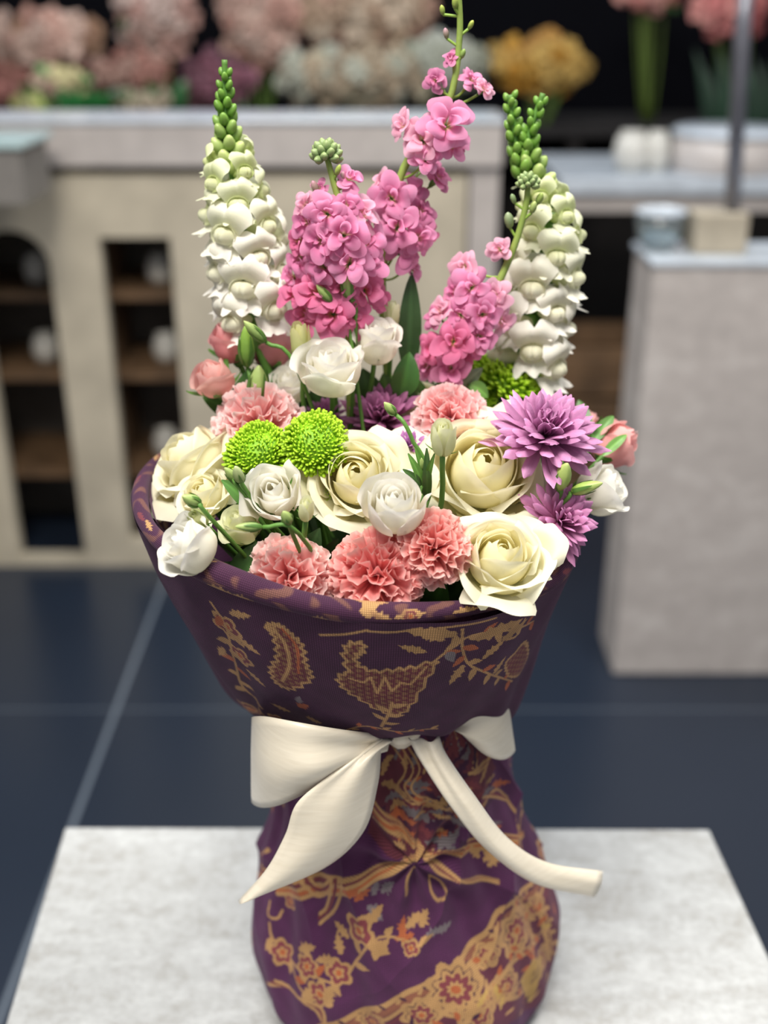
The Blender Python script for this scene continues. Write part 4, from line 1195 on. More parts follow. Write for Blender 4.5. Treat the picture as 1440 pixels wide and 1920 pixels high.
# ------------------------------------------------------------------ the bouquet, front to back
# cream roses
rose(938, 1042, -0.108, 106, (0.10, -0.50, 0.86), 'cream rose resting on the shawl rim, widest open bloom near the front', spin=1.85, open_=0.97,
     extra=[(-1.65, 0.62, 1.15, 0.6, 0.05)])
rose(906, 878, -0.042, 132, (0.10, -0.62, 0.78), 'large cream rose under the pink-purple chrysanthemum, with a broad folded outer petal', spin=1.1, open_=1.0,
     extra=[(-0.3, 0.5, 1.15, 0.7, 0.1), (3.9, 0.35, 1.15, 0.75, 0)])
rose(668, 893, -0.060, 106, (-0.04, -0.70, 0.70), 'cream rose touching the two green button chrysanthemums', spin=2.0, open_=0.92,
     extra=[(4.4, 0.15, 1.3, 0.75, -0.1), (4.95, 0.05, 1.45, 0.6, -0.1), (1.2, 0.6, 1.25, 0.55, 0.1), (3.6, 0.3, 1.15, .6, 0)])
rose(354, 862, -0.015, 104, (-0.62, -0.10, 0.78), 'wide cream rose tipped outwards over the purple rim beside a pink carnation', spin=0.2, open_=1.0,
     extra=[(3.6, 0.5, 1.15, 0.8, 0), (4.6, 0.4, 1.1, 0.7, 0)])
rose(382, 925, -0.055, 66, (-0.35, -0.45, 0.82), 'small half-open cream rose behind a cluster of green buds', spin=1.5, open_=0.95, n=20)
rose(790, 752, 0.045, 66, (0.05, -0.35, 0.93), 'cream rose half hidden behind a pink carnation below the tall pink stock', spin=0.9, open_=0.95, n=18)

# white lisianthus
lisi(353, 1026, -0.118, 60, (-0.66, -0.30, 0.62), 'white lisianthus leaning out over the shawl rim, lowest white bloom', spin=0.5, n=15, height=1.55)
lisi(514, 925, -0.085, 57, (-0.10, -0.66, 0.74), 'white lisianthus with a swirled centre below the green button chrysanthemum', spin=0.8, pal=WHITE, height=1.6, n=15)
lisi(452, 985, -0.085, 44, (-0.38, -0.28, 0.84), 'greenish white half-open lisianthus below a cluster of green buds', spin=0.3, pal=PALEG, height=1.7, closed=0.25)
lisi(741, 950, -0.105, 62, (0.02, -0.42, 0.90), 'rounded white lisianthus in front of the cream roses above a carnation', spin=1.3, height=1.6, n=17, open_=0.6, ruf=0.03)
lisi(622, 690, -0.005, 64, (0.0, -0.30, 0.95), 'largest white lisianthus at the top of the bouquet, ruffled edge', spin=0.2, height=1.45, n=16, ruf=0.06)
lisi(706, 640, 0.02, 46, (0.10, -0.25, 0.96), 'white lisianthus standing beside the dark strap leaf', spin=1.2, height=1.9, pal=WHITE, closed=0.1, n=14)
lisi(540, 722, 0.035, 44, (-0.15, -0.35, 0.92), 'soft white lisianthus half hidden behind the largest lisianthus', spin=1.8, height=1.4)
lisi(1128, 918, -0.03, 52, (0.72, -0.20, 0.50), 'white lisianthus pointing outwards beside the two pale buds', spin=0.6, height=1.7, n=13)
lisi(831, 822, -0.085, 40, (0.0, -0.35, 0.93), 'closed pale green lisianthus in front of the largest cream rose', spin=0.6, pal=PALEG, height=1.95, closed=0.62, open_=0.2, ruf=0.02, n=12)
lisi(563, 642, 0.01, 34, (-0.05, -0.15, 0.98), 'yellow green lisianthus opening above the ruffled white bloom', pal=dict(base=hexc('a9c25e'), mid=hexc('dde29a'), tip=hexc('eceab2')), height=2.4, closed=0.7, open_=0.2, n=9, ruf=0.02)
lisi(575, 955, -0.105, 26, (0.10, -0.35, 0.93), 'small pale green lisianthus bud swelling beside the swirled white bloom', pal=PALEG, height=2.1, closed=0.65, open_=0.2, n=8, ruf=0.02)
lisi(372, 972, -0.105, 30, (-0.20, -0.55, 0.60), 'plump pale green lisianthus bud above the outermost white bloom', pal=dict(base=hexc('a9c25e'), mid=hexc('cfdb92'), tip=hexc('e0e4b0')), height=1.9, closed=0.75, open_=0.1, n=8, ruf=0.01)
lisi(628, 615, 0.03, 26, (0.0, -0.1, 0.99), 'narrow pale green lisianthus tip rising behind the ruffled white bloom', pal=PALEG, height=2.5, closed=0.7, open_=0.1, n=7, ruf=0.02)
lisi(735, 590, 0.045, 24, (0.05, -0.1, 0.99), 'pale green lisianthus tip behind the white bloom near the strap leaf', pal=PALEG, height=2.3, closed=0.6, open_=0.1, n=7, ruf=0.02)

# carnations
carnation(541, 1082, -0.110, 80, (-0.08, -0.80, 0.58), 'light pink carnation on the rim of the shawl', mid='f8bab6', tip='fde4de', deep='ec979a')
carnation(708, 1074, -0.114, 86, (-0.02, -0.72, 0.68), 'deepest pink carnation with curled petals at the front', spin=0.8, mid='f3a29f', tip='fac9c2', deep='e07a7e')
carnation(815, 1024, -0.110, 72, (0.12, -0.62, 0.76), 'salmon pink carnation squeezed between the rounded lisianthus and the rim rose', spin=1.9, mid='f4aca6', tip='fbd4cc', deep='e48585')
carnation(480, 790, 0.0, 84, (-0.30, -0.22, 0.92), 'pale pink carnation behind the green button chrysanthemums', spin=0.2, mid='f8c6c4', tip='fde8e6', deep='eeaaab')
carnation(845, 778, 0.0, 70, (0.05, -0.25, 0.96), 'pale pink carnation behind the largest cream rose', spin=2.3, mid='f8c0c0', tip='fde2e0', deep='eca0a4')

# green button chrysanthemums
green_mum(480, 842, -0.045, 62, (-0.22, -0.60, 0.78), 'lime green button chrysanthemum next to the outward tipped cream rose')
green_mum(592, 826, -0.050, 63, (0.12, -0.68, 0.72), 'lime green button chrysanthemum touching the cream rose in the middle', spin=1)
green_mum(592, 930, -0.055, 30, (0.0, -0.7, 0.7), 'small lime green chrysanthemum peeping out below the pair', n=200)
green_mum(955, 705, 0.075, 92, (0.42, 0.10, 0.90), 'lime green chrysanthemum seen edge-on under the white snapdragon', spin=2, flat=0.42, n=460)
green_mum(900, 748, 0.05, 34, (0.0, -0.4, 0.9), 'small lime green chrysanthemum below the edge-on one', n=200, spin=.4)

# purple chrysanthemums
purple_mum(1026, 800, -0.042, 118, (0.10, -0.42, 0.90), 'big pink-purple chrysanthemum above the pale pointed buds', n=96, c0='b56a9c', c1='e0a0ce')
purple_mum(1058, 972, -0.066, 84, (0.40, -0.62, 0.55), 'purple chrysanthemum spilling over the rim beside the rim rose', spin=1.2, n=60, c0='a8547f', c1='dc96c6')
purple_mum(715, 775, 0.02, 84, (-0.02, -0.45, 0.88), 'dusky purple chrysanthemum deep between the white blooms and the cream roses', spin=2.2, n=64, c0='8a4468', c1='bd76a4')
purple_mum(610, 775, 0.035, 52, (0.0, -0.4, 0.9), 'dark mauve chrysanthemum mostly covered by the green one', spin=.2, n=40, c0='7a3a60', c1='a96596')
purple_mum(765, 835, -0.03, 46, (0.0, -0.5, 0.85), 'little purple chrysanthemum behind the closed pale lisianthus', spin=.9, n=36, c0='8e4f8c', c1='bd7dbb')

# pink spray roses
spray_rose(400, 708, 0.02, 47, (-0.30, -0.35, 0.88), 'pink spray rosebud wrapped in green sepals, lowest of the cluster by the white snapdragon', spin=.5, sep_open=0.78)
spray_rose(428, 642, 0.045, 42, (-0.35, -0.20, 0.90), 'deep pink spray rosebud just below the white snapdragon', spin=1.4, pal=dict(base=hexc('e0a090'), mid=hexc('ef9fa2'), tip=hexc('f5b4b4')), height=1.9)
spray_rose(508, 645, 0.06, 46, (0.05, -0.15, 0.98), 'pink spray rose partly behind the yellow green lisianthus', spin=.1, pal=dict(base=hexc('e0a090'), mid=hexc('f2aab0'), tip=hexc('f7bcc4')), height=2.0)
spray_rose(1150, 832, 0.02, 54, (0.75, -0.15, 0.45), 'salmon pink spray rose at the outer edge above the white lisianthus', spin=.7, pal=dict(base=hexc('e8a49a'), mid=hexc('f6b0ac'), tip=hexc('f9c0bc')), height=1.7)
spray_rose(1098, 800, 0.045, 36, (0.45, -0.1, 0.8), 'pink spray rosebud tucked behind the big purple chrysanthemum', spin=2.7, pal=dict(base=hexc('e8a49a'), mid=hexc('f6b6b6'), tip=hexc('f9c8c6')), height=1.7)
bud(462, 650, 0.02, 42, (0.02, -0.1, 1.0), 'green spray rosebud standing between two pink ones', name='rosebud', slim=0.36, col1=G_LIGHT, sepL=1.0)
bud(484, 722, 0.01, 40, (0.10, -0.1, 1.0), 'striped green rosebud under the green bud with the long slanting stem', name='rosebud', slim=0.5, col1=G_PALE, sepL=1.1)

# small buds on wiry stems
bud(651, 534, 0.015, 30, (-0.16, -0.1, 1.0), 'plump upright green bud in front of the pink stock', via=[(668, 600, 0.02)], slim=0.42)
bud(608, 550, 0.015, 22, (-0.62, -0.1, 0.75), 'thin green bud slanting in front of the pink stock', via=[(650, 590, 0.02)], slim=0.4)
bud(478, 622, 0.0, 30, (-0.62, -0.2, 0.72), 'green bud on a long slanting stem over the pink spray roses', via=[(556, 690, 0.0)], slim=0.36)
bud(731, 766, -0.055, 18, (-0.60, -0.2, 0.75), 'lone small green bud on a curved stem beside the closed lisianthus', via=[(795, 900, -0.06), (775, 830, -0.06), (757, 792, -0.058)], slim=0.5)
bud(436, 893, -0.085, 26, (-0.45, -0.3, 0.75), 'slim green bud against the green button chrysanthemum', via=[(455, 922, -.088)], slim=0.4)
bud(447, 890, -0.092, 24, (-0.15, -0.4, 0.85), 'pale green bud directly above the greenish lisianthus', via=[(462, 920, -.09)], slim=0.45, col1=hexc('dbe3a8'))
bud(359, 938, -0.110, 22, (-0.62, -0.4, 0.55), 'green bud above the plump pale bud near the purple rim', via=[(392, 968, -.108)], slim=0.55)
bud(467, 988, -0.125, 26, (-0.97, -0.2, 0.12), 'green bud lying flat across the greenish lisianthus', via=[(560, 1000, -.12)], slim=0.36)
bud(537, 970, -0.125, 18, (-0.25, -0.4, 0.85), 'tiny green bud in front of the swirled white bloom', via=[(548, 1000, -.12)], slim=0.6)
bud(1055, 893, -0.065, 34, (0.15, -0.35, 0.92), 'pale yellow green upright bud against the purple petals', via=[(1040, 945, -.06)], slim=0.48, col0=G_LIGHT, col1=G_PALE, sep=2)
bud(1100, 914, -0.065, 32, (0.86, -0.3, 0.42), 'pale yellow green bud pointing at the outer white lisianthus', via=[(1050, 950, -.06)], slim=0.36, col0=G_LIGHT, col1=G_PALE, sep=3)
bud(790, 872, -0.07, 16, (0.0, -0.2, 1.0), 'narrow green bud under the closed pale lisianthus', slim=0.4)

# pink stocks
stock('pink stock standing above all other flowers, reaching the top of the picture', [(722, 640, .06), (722, 470, .06), (755, 320, .062), (812, 240, .065), (848, 170, .067), (862, 60, .07), (858, -40, .07)],
      [(790, 260, -.012, 47, 'd', (-.15, -.8, .4)), (838, 232, -.014, 52, 'a', (.1, -.85, .35)), (755, 235, -.005, 36, 'd'), (850, 268, .0, 38, 'a'), (800, 298, -.012, 30, 'a'),
       (822, 330, .004, 34, 'b'), (812, 310, .012, 28, 'b'),
       (735, 372, -.012, 48, 'a'), (770, 360, .0, 44, 'b'), (712, 350, .005, 38, 'd'), (790, 395, -.004, 40, 'b'), (745, 425, -.016, 46, 'b'), (785, 448, -.012, 44, 'a'), (800, 430, .01, 36, 'c'), (760, 468, -.01, 44, 'b'), (775, 500, .0, 30, 'a'), (700, 395, .01, 36, 'a'),
       (815, 150, .0, 26, 'b'), (885, 148, .0, 26, 'a'), (908, 165, .0, 24, 'd'), (845, 108, .0, 19, 'b')],
      [(829, 18, .0, 9, 'c4d060', -.2), (883, 46, .0, 9, 'c9d45c', .5), (836, 62, .0, 10, 'd8a0b8', -.2), (853, 4, -.003, 11, 'c4d060', 0), (868, 100, -.002, 9, '9cb860', .3), (826, 160, 0, 12, 'c98fb0', -.4)])
stock('dense pink stock with a grey green tip beside the white snapdragon', [(655, 640, .03), (652, 520, .03), (640, 400, .03), (625, 340, .032), (612, 292, .034)],
      [(655, 333, .003, 30, 'a'), (600, 352, .0, 18, 'b'), (572, 385, .0, 30, 'd'), (612, 400, -.014, 42, 'a', (-.1, -.9, .25)), (650, 385, -.006, 36, 'b'), (680, 400, .0, 42, 'd'), (575, 415, -.004, 36, 'b'), (556, 452, .0, 30, 'c'), (600, 450, -.016, 42, 'b'),
       (645, 440, -.018, 48, 'b', (.05, -.9, .3)), (690, 450, -.004, 42, 'a'), (560, 485, .0, 34, 'b'), (600, 498, -.014, 42, 'b'), (655, 492, -.018, 48, 'a', (0, -.85, .4)), (695, 490, -.005, 36, 'b'),
       (555, 550, .0, 40, 'c'), (595, 545, -.012, 46, 'c'), (640, 540, -.014, 44, 'c'), (685, 545, -.006, 42, 'c'), (712, 560, .004, 30, 'c'), (570, 590, -.005, 44, 'c'), (620, 590, -.015, 48, 'c'), (665, 595, -.012, 42, 'c'), (545, 520, .006, 30, 'a')],
      [(590, 350, -.004, 13, 'd090a8', -.3), (634, 318, -.003, 11, 'c4d060', .4), (640, 332, .002, 12, 'df9fb6', .4)], tipr=30)
stock('lilac pink stock leaning across the white snapdragon towards the edge-on green bloom', [(850, 740, .035), (880, 640, .035), (930, 540, .04), (965, 460, .044), (985, 390, .046), (990, 345, .047)],
      [(936, 466, -.004, 27, 'd'), (868, 500, .0, 34, 'd'), (885, 540, -.01, 40, 'a', (0, -.9, .2)), (855, 545, .002, 34, 'b'), (925, 555, -.006, 36, 'd'), (825, 582, .0, 34, 'd'), (862, 590, -.010, 38, 'b'), (905, 590, -.012, 40, 'a'), (940, 600, -.002, 36, 'd'), (812, 595, .004, 26, 'b'),
       (900, 630, -.01, 34, 'b'), (850, 640, -.014, 42, 'c', (-.1, -.9, .3)), (810, 655, -.004, 38, 'c'), (845, 690, -.012, 38, 'b'), (800, 685, .0, 34, 'a'), (872, 655, -.006, 34, 'c'), (880, 520, .008, 26, 'b')],
      [(954, 412, .0, 16, 'b7c7a0', -.2), (1012, 372, .0, 12, 'b9cf6a', .3), (962, 372, .0, 10, '9fb78a', -.4), (1000, 388, -.003, 12, 'c5d482', .2)], tipr=22)

# white snapdragons
snapdragon('white snapdragon spike with a slim green tip beside the dense pink stock', [(500, 690, .05), (478, 600, .055), (462, 470, .062), (438, 340, .068), (424, 230, .072), (421, 112, .074)], 295, 588, 26, 60, 128, 11, phase=0.6)
snapdragon('white snapdragon spike with a forked green tip above the edge-on green bloom', [(985, 800, .06), (990, 680, .07), (1012, 560, .078), (1030, 450, .082), (1012, 350, .086), (990, 270, .088), (1018, 175, .09)], 350, 685, 27, 60, 182, 23, phase=2.1)
# second peak of the forked tip
sn = [o for o in COL.objects if o.get('label', '').startswith('white snapdragon spike with a forked')][0]
ln_ = catmull([np.array(at(*p)) for p in ((985, 330, .086), (968, 270, .088), (956, 178, .09))], 30)
V, F = tube(ln_, 0.0022, 7); mesh('stem', V, F, M['stem'], sn, np.ones((len(V), 3)) * G_MID)
for i in range(26):
    f = i / 25; p = ln_[29 - int(f * 27)]; ph_ = i * 2.39996
    o_ = np.array([math.cos(ph_), math.sin(ph_), 0]); R_ = 0.0038 + 0.0028 * f
    A = frame(o_ * 0.5 + np.array([0, 0, .95])); Vb, Fb, t = lathe([(0.1, -0.7), (0.42, -0.5), (0.55, -0.1), (0.50, 0.35), (0.30, 0.75), (0.08, 0.92)], 9, 0.08, 0.3, 3)
    mesh('bud', p + o_ * R_ * 0.8 + (Vb * R_) @ A, Fb, M['green'], sn, hexc('4f8428') * (1 - t[:, None]) + hexc('8fb850') * t[:, None])

# foliage: sprays of leaves
def foliage(label, items, name='foliage_spray'):
    first = items[0]
    f = np.array(STEM_FOOT(None))
    r = root(name, tuple(f), label, 'leaf', 'green leaves between the flowers')
    for it in items:
        a_, b_, w, c = it[:4]; kw = it[4] if len(it) > 4 else {}
        A = np.array(at(*a_)); B = np.array(at(*b_))
        leaf(r, A, B, w, colour=c, **kw)
        V, F = tube(catmull([f, f * .4 + A * .6 + np.array([0, 0, -.01]), A], 10), 0.0014, 7)
        mesh('stem', V, F, M['stem'], r, np.ones((len(V), 3)) * G_MID * .8)
    return r
foliage('dark green strap leaf standing upright beside the lilac pink stock', [((765, 700, .05), (772, 510, .055), .0075, hexc('33502a'), dict(nrm=(0, -1, .2), bend=.02, wav=.0008))])
foliage('broad green leaf under the lilac pink stock', [((750, 745, .03), (768, 660, .035), .009, hexc('3d6b2c'), dict(nrm=(0.2, -1, .2))), ((800, 760, .04), (740, 700, .04), .007, hexc('44702f'))])
foliage('green leaves crowding the stems below the tall pink stock', [((700, 790, .05), (680, 690, .05), .012, hexc('44632f')), ((740, 800, .05), (718, 700, .05), .012, hexc('5b7d3a')), ((690, 800, .06), (655, 720, .06), .012, hexc('35522a')), ((790, 800, .06), (800, 700, .06), .013, hexc('3a5a2c')), ((600, 800, .06), (590, 690, .06), .013, hexc('3d5c30')), ((820, 790, .06), (850, 700, .06), .012, hexc('4c6e38')), ((740, 790, .065), (760, 690, .065), .012, hexc('2f4a28'))])
foliage('grey green leaf curling beside the edge-on green chrysanthemum', [((850, 740, .04), (905, 690, .035), .006, hexc('7f9a78'), dict(nrm=(-.3, -1, .3))), ((880, 720, .03), (915, 745, .03), .005, hexc('6d9a45'))])
foliage('dark green leaves under the outermost white lisianthus', [((440, 1110, -.09), (520, 1010, -.09), .011, hexc('3c5a30')), ((480, 1090, -.08), (400, 1085, -.10), .008, hexc('4a6b3a')), ((530, 1030, -.08), (450, 1060, -.085), .007, hexc('2f4a28')), ((470, 1120, -.075), (545, 1030, -.07), .008, hexc('2c4324')), ((560, 1100, -.07), (600, 990, -.075), .010, hexc('33502a'))])
foliage('green leaves between the light pink and deepest pink carnations', [((620, 1165, -.10), (618, 1080, -.10), .011, hexc('3f6230')), ((640, 1170, -.09), (600, 1120, -.12), .008, hexc('5a8440')), ((600, 1080, -.06), (635, 1010, -.06), .006, hexc('35522a'))])
foliage('green leaf between the deepest pink carnation and the rim rose', [((800, 1165, -.09), (835, 1090, -.10), .012, hexc('426f30')), ((790, 1150, -.09), (810, 1080, -.095), .008, hexc('3a5c2a')), ((870, 1120, -.08), (820, 1060, -.08), .010, hexc('33502a'))])
foliage('thin green leaves fanned round the closed pale lisianthus', [((800, 930, -.07), (765, 850, -.075), .0025, G_MID), ((805, 930, -.065), (778, 840, -.07), .002, G_MID), ((800, 940, -.07), (800, 840, -.075), .0025, G_DARK * 1.6), ((795, 930, -.06), (815, 850, -.08), .002, G_MID), ((790, 910, -.075), (755, 880, -.078), .002, G_DARK * 1.4)])
foliage('dark leaves behind the slim buds near the green chrysanthemum', [((430, 960, -.05), (500, 900, -.06), .008, hexc('4f7a38')), ((470, 950, -.06), (415, 900, -.07), .005, hexc('5c8a44')), ((480, 960, -.05), (470, 880, -.06), .006, hexc('35522a'))])
foliage('green leaf above the salmon pink spray rose', [((1100, 820, .03), (1085, 750, .05), .005, hexc('4a6e35')), ((1110, 830, .01), (1150, 780, .03), .004, hexc('55803a')), ((1130, 855, -.005), (1175, 815, .01), .003, hexc('6b9a48'))])
foliage('green leaves under the cluster of pink spray rosebuds', [((450, 790, .03), (470, 690, .03), .008, hexc('3f6a2e')), ((440, 780, .035), (380, 745, .03), .007, hexc('4a7534')), ((470, 770, .04), (520, 700, .04), .008, hexc('3a5c2a'))])
foliage('dark leaves behind the purple chrysanthemum over the rim', [((980, 1000, -.03), (1040, 920, -.03), .010, hexc('3a5028')), ((1010, 1010, -.02), (1080, 960, -.02), .010, hexc('33452a')), ((960, 990, -.04), (1000, 930, -.04), .008, hexc('2f4022'))])
rngl = random.Random(9)
inner = []
for i in range(30):
    a_ = i * 2.39996; r_ = 0.02 + 0.10 * math.sqrt((i + .5) / 30)
    f_ = Vector((r_ * 0.6 * math.cos(a_), r_ * 0.6 * math.sin(a_), TZ + 0.33)); t_ = Vector((r_ * 1.1 * math.cos(a_ + .4) - .01, r_ * 1.1 * math.sin(a_ + .4), TZ + 0.40 + rngl.random() * 0.02))
    inner.append((f_, t_))
f = np.array(STEM_FOOT(None))
r = root('foliage_spray', tuple(f), 'dark green leaves deep inside the bouquet, seen in the gaps', 'leaf', 'green leaves between the flowers')
for (p_, q_) in inner:
    leaf(r, p_, q_, 0.014, nrm=(0.1, -.6, .8), colour=hexc('2a3f22') * rngl.uniform(.7, 1.4))
    V, F = tube([f, np.array(p_)], 0.0012, 6); mesh('stem', V, F, M['stem'], r, np.ones((len(V), 3)) * G_MID * .6)

# ------------------------------------------------------------------ behind: cream cabinet, white counter, pedestal, stands
Yc = 1.93
def X(px, Y=Yc, z=0.6): 
    zc = zdepth(Vector((0, Y, z))); return (px - 720) / FPX * zc
def Z(py, Y=Yc): return at(720, py, Y).z
cab = root('cabinet', (-0.45, Yc + 0.2, 0.0), 'cream wooden cabinet with an arched and a square opening', 'cabinet')
zt = Z(328)
xl, xr = -1.25, X(872, z=.8)
def zc_(py): return Z(py)
ax0, ax1 = X(-22), X(112); rx0, rx1 = X(206), X(334)
r_arch = (ax1 - ax0) / 2; acx = (ax0 + ax1) / 2; ztop_arch = zc_(432); zr = zc_(446); zfoot = 0.025
cols = sorted(set([xl, -1.12, -0.98, ax0, ax1, rx0, rx1, xr] + [acx + r_arch * math.cos(math.pi * k / 24) for k in range(25)]))
def hole(x):
    if ax0 - 1e-6 <= x <= ax1 + 1e-6: 
        return (zfoot, ztop_arch - r_arch + math.sqrt(max(0, r_arch ** 2 - (x - acx) ** 2)))
    if rx0 - 1e-6 <= x <= rx1 + 1e-6: return (zfoot + 0.05, zr)
    return None
V, F = [], []
th_ = 0.035
for x0, x1 in zip(cols[:-1], cols[1:]):
    xm = (x0 + x1) / 2; h = hole(xm)
    if h is None: segs = [((0.0, 0.0), (zt, zt))]
    else:
        hl, hr_ = hole(x0) if hole(x0) else h, hole(x1) if hole(x1) else h
        if rx0 - 1e-6 <= xm <= rx1 + 1e-6: hl = hr_ = h
        segs = [((0.0, 0.0), (h[0], h[0])), ((hl[1], hr_[1]), (zt, zt))]
    for (b0, b1), (t0, t1) in segs:
        k = len(V)
        for y in (Yc, Yc + th_):
            V += [(x0, y, b0), (x1, y, b1), (x1, y, t1), (x0, y, t0)]
        F += [[k, k + 1, k + 2, k + 3], [k + 7, k + 6, k + 5, k + 4], [k + 3, k + 2, k + 6, k + 7], [k, k + 4, k + 5, k + 1]]
for xe, (z0, z1) in ((ax0, (0, ztop_arch - r_arch)), (ax1, (0, ztop_arch - r_arch)), (rx0, (zfoot, zr)), (rx1, (zfoot, zr)), (xr, (0, zt)), (xl, (0, zt))):
    k = len(V); V += [(xe, Yc, z0), (xe, Yc + th_, z0), (xe, Yc + th_, z1), (xe, Yc, z1)]; F.append([k, k + 1, k + 2, k + 3])
mesh('front_panel', V, F, M['cream_wood'], cab, None, False)
MB().box(xl, xr, Yc + 0.16, Yc + 0.36, zt - .006, zt).build('top', M['cream_wood'], cab, False)
MB().box(xr - 0.02, xr, Yc + th_, Yc + 0.35, 0, zt).build('side_panel', M['cream_wood'], cab, False)
MB().box(xl, xl + 0.02, Yc + th_, Yc + 0.35, 0, zt).build('side_panel', M['cream_wood'], cab, False)
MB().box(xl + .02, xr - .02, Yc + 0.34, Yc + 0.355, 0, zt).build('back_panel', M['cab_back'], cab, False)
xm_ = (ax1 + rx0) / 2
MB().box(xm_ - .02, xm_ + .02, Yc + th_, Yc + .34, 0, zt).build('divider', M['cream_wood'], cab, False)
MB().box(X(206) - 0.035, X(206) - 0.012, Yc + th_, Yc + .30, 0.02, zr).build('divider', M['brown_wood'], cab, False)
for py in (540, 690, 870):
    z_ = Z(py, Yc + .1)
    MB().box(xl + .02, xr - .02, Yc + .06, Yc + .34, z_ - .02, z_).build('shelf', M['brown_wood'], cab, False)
# a slim moulding halfway across the panel
for (px, py, lab) in ((312, 700, 'white ceramic pot on the cabinet shelf seen through the square opening'), (312, 864, 'white ceramic pot low in the square opening of the cabinet'), (86, 690, 'white ceramic pot on the shelf inside the arched opening'), (300, 535, 'white ceramic pot on the topmost shelf in the square opening'), (70, 535, 'white ceramic pot on the topmost shelf in the arched opening')):
    sh = Z(540, Yc + .1) if py < 600 else (Z(690, Yc + .1) if py < 800 else Z(870, Yc + .1))
    x = X(px, Yc + .16, sh)
    pr_ = root('ceramic_pot', (x, Yc + .17, sh), lab, 'pot')
    V, F, t = lathe([(0.018, 0.0), (0.028, 0.004), (0.034, 0.03), (0.03, 0.052), (0.022, 0.062), (0.025, 0.07), (0.021, 0.068), (0.018, 0.05), (0.002, 0.04)], 20)
    mesh('body', V + np.array([x, Yc + .17, sh]), F, M['ceramic'], pr_)
    V, F = tube(catmull([(x + .028, Yc + .17, sh + .055), (x + .048, Yc + .17, sh + .05), (x + .05, Yc + .17, sh + .025), (x + .03, Yc + .17, sh + .015)], 8), 0.003, 6)
    mesh('handle', V, F, M['ceramic'], pr_)

# white counter behind the cabinet
Yk = 1.90
zk = Z(222, Yk); zkb = Z(312, Yk)
cnt = root('counter', (-0.5, Yk + .3, 0), 'long pale counter behind the cream cabinet in front of the flower display', 'counter')
xkr = X(945, Yk, 1.0)
MB().box(-1.6, xkr, Yk, Yk + .20, zk - .012, zk, bev=.003).build('counter_top', M['counter_top'], cnt, False)
MB().box(-1.6, xkr - .004, Yk + .006, Yk + .03, zkb, zk - .012).build('apron', M['counter'], cnt, False)
MB().box(X(884, Yk, 1.0), xkr - .006, Yk + .03, Yk + .19, 0, zk - .012).build('leg', M['counter'], cnt, False)
MB().box(-1.58, -1.48, Yk + .03, Yk + .19, 0, zk - .012).build('leg', M['counter'], cnt, False)
MB().box(-1.48, X(880, Yk, 1.0), Yk + .40, Yk + .42, 0, zt - .02).build('back_panel', M['black'], cnt, False)

# side table at the frame's edge
Ys = 1.62
st = root('side_table', (X(-200, Ys, 1.1), Ys + .13, 0), 'grey side table with a pale teal top next to the cream cabinet', 'table')
z_s = Z(268, Ys)
MB().box(X(-360, Ys, 1.1), X(40, Ys, 1.1), Ys, Ys + .22, z_s - .012, z_s, bev=.003).build('table_top', M['teal_top'], st, False)
MB().box(X(-355, Ys, 1.1), X(30, Ys, 1.1), Ys + .01, Ys + .2, Z(385, Ys), z_s - .012).build('apron', M['side_grey'], st, False)
MB().box(X(-350, Ys, 1.1), X(-300, Ys, 1.1), Ys + .03, Ys + .2, 0, Z(385, Ys)).build('leg', M['side_grey'], st, False)

# stone pedestal
Yp = 1.408
ped = root('pedestal', (0.80, Yp + .09, 0), 'tall grey marbled stone pedestal standing on the dark floor', 'pedestal')
zp = Z(488, Yp)
MB().box(.502, 1.12, Yp, Yp + .17, 0, zp - .012, bev=.006).build('body', M['pedestal'], ped, False)
MB().box(.496, 1.13, Yp - .006, Yp + .176, zp - .012, zp, bev=.003).build('top', M['counter_top'], ped, False)
xb0 = X(1292, Yp + .08, zp)
bx = MB().box(xb0, xb0 + .10, Yp + .05, Yp + .13, zp, zp + .075, bev=.004).build('carton', plain('tan_card', (.40, .35, .27), .7), None, False)
meta(bx, 'small tan carton standing on the stone pedestal beside the pole', 'box')
gx = X(1235, Yp + .09, zp)
gb = root('glass_bowl', (gx, Yp + .1, zp), 'clear glass bowl on the corner of the stone pedestal', 'bowl')
V, F, t = lathe([(0.012, 0.0), (0.03, 0.002), (0.043, 0.03), (0.047, 0.07), (0.045, 0.07), (0.04, 0.03), (0.027, 0.006), (0.002, 0.005)], 28)
mesh('bowl', V + np.array([gx, Yp + .1, zp]), F, M['glass'], gb)
V, F, t = lathe([(0.044, 0.068), (0.048, 0.068), (0.05, 0.072), (0.048, 0.076), (0.044, 0.076), (0.043, 0.072)], 28)
mesh('rim', V + np.array([gx, Yp + .1, zp]), F, M['counter_top'], gb)

# pole
Yq = 1.50
pole = root('display_pole', tuple(at(1368, 470, Yq)), 'thin grey metal pole rising from the stone pedestal', 'pole')
pole.location.z = zp
V, F = tube([(pole.location.x, Yq, zp + .008), tuple(at(1392, 60, Yq)), tuple(at(1402, -60, Yq))], 0.0145, 14); mesh('shaft', V, F, M['grey_metal'], pole)
V, F, t = lathe([(.001, 0), (.028, 0), (.028, .006), (.016, .012), (.001, .012)], 20); mesh('foot', V + np.array(pole.location), F, M['grey_metal'], pole)

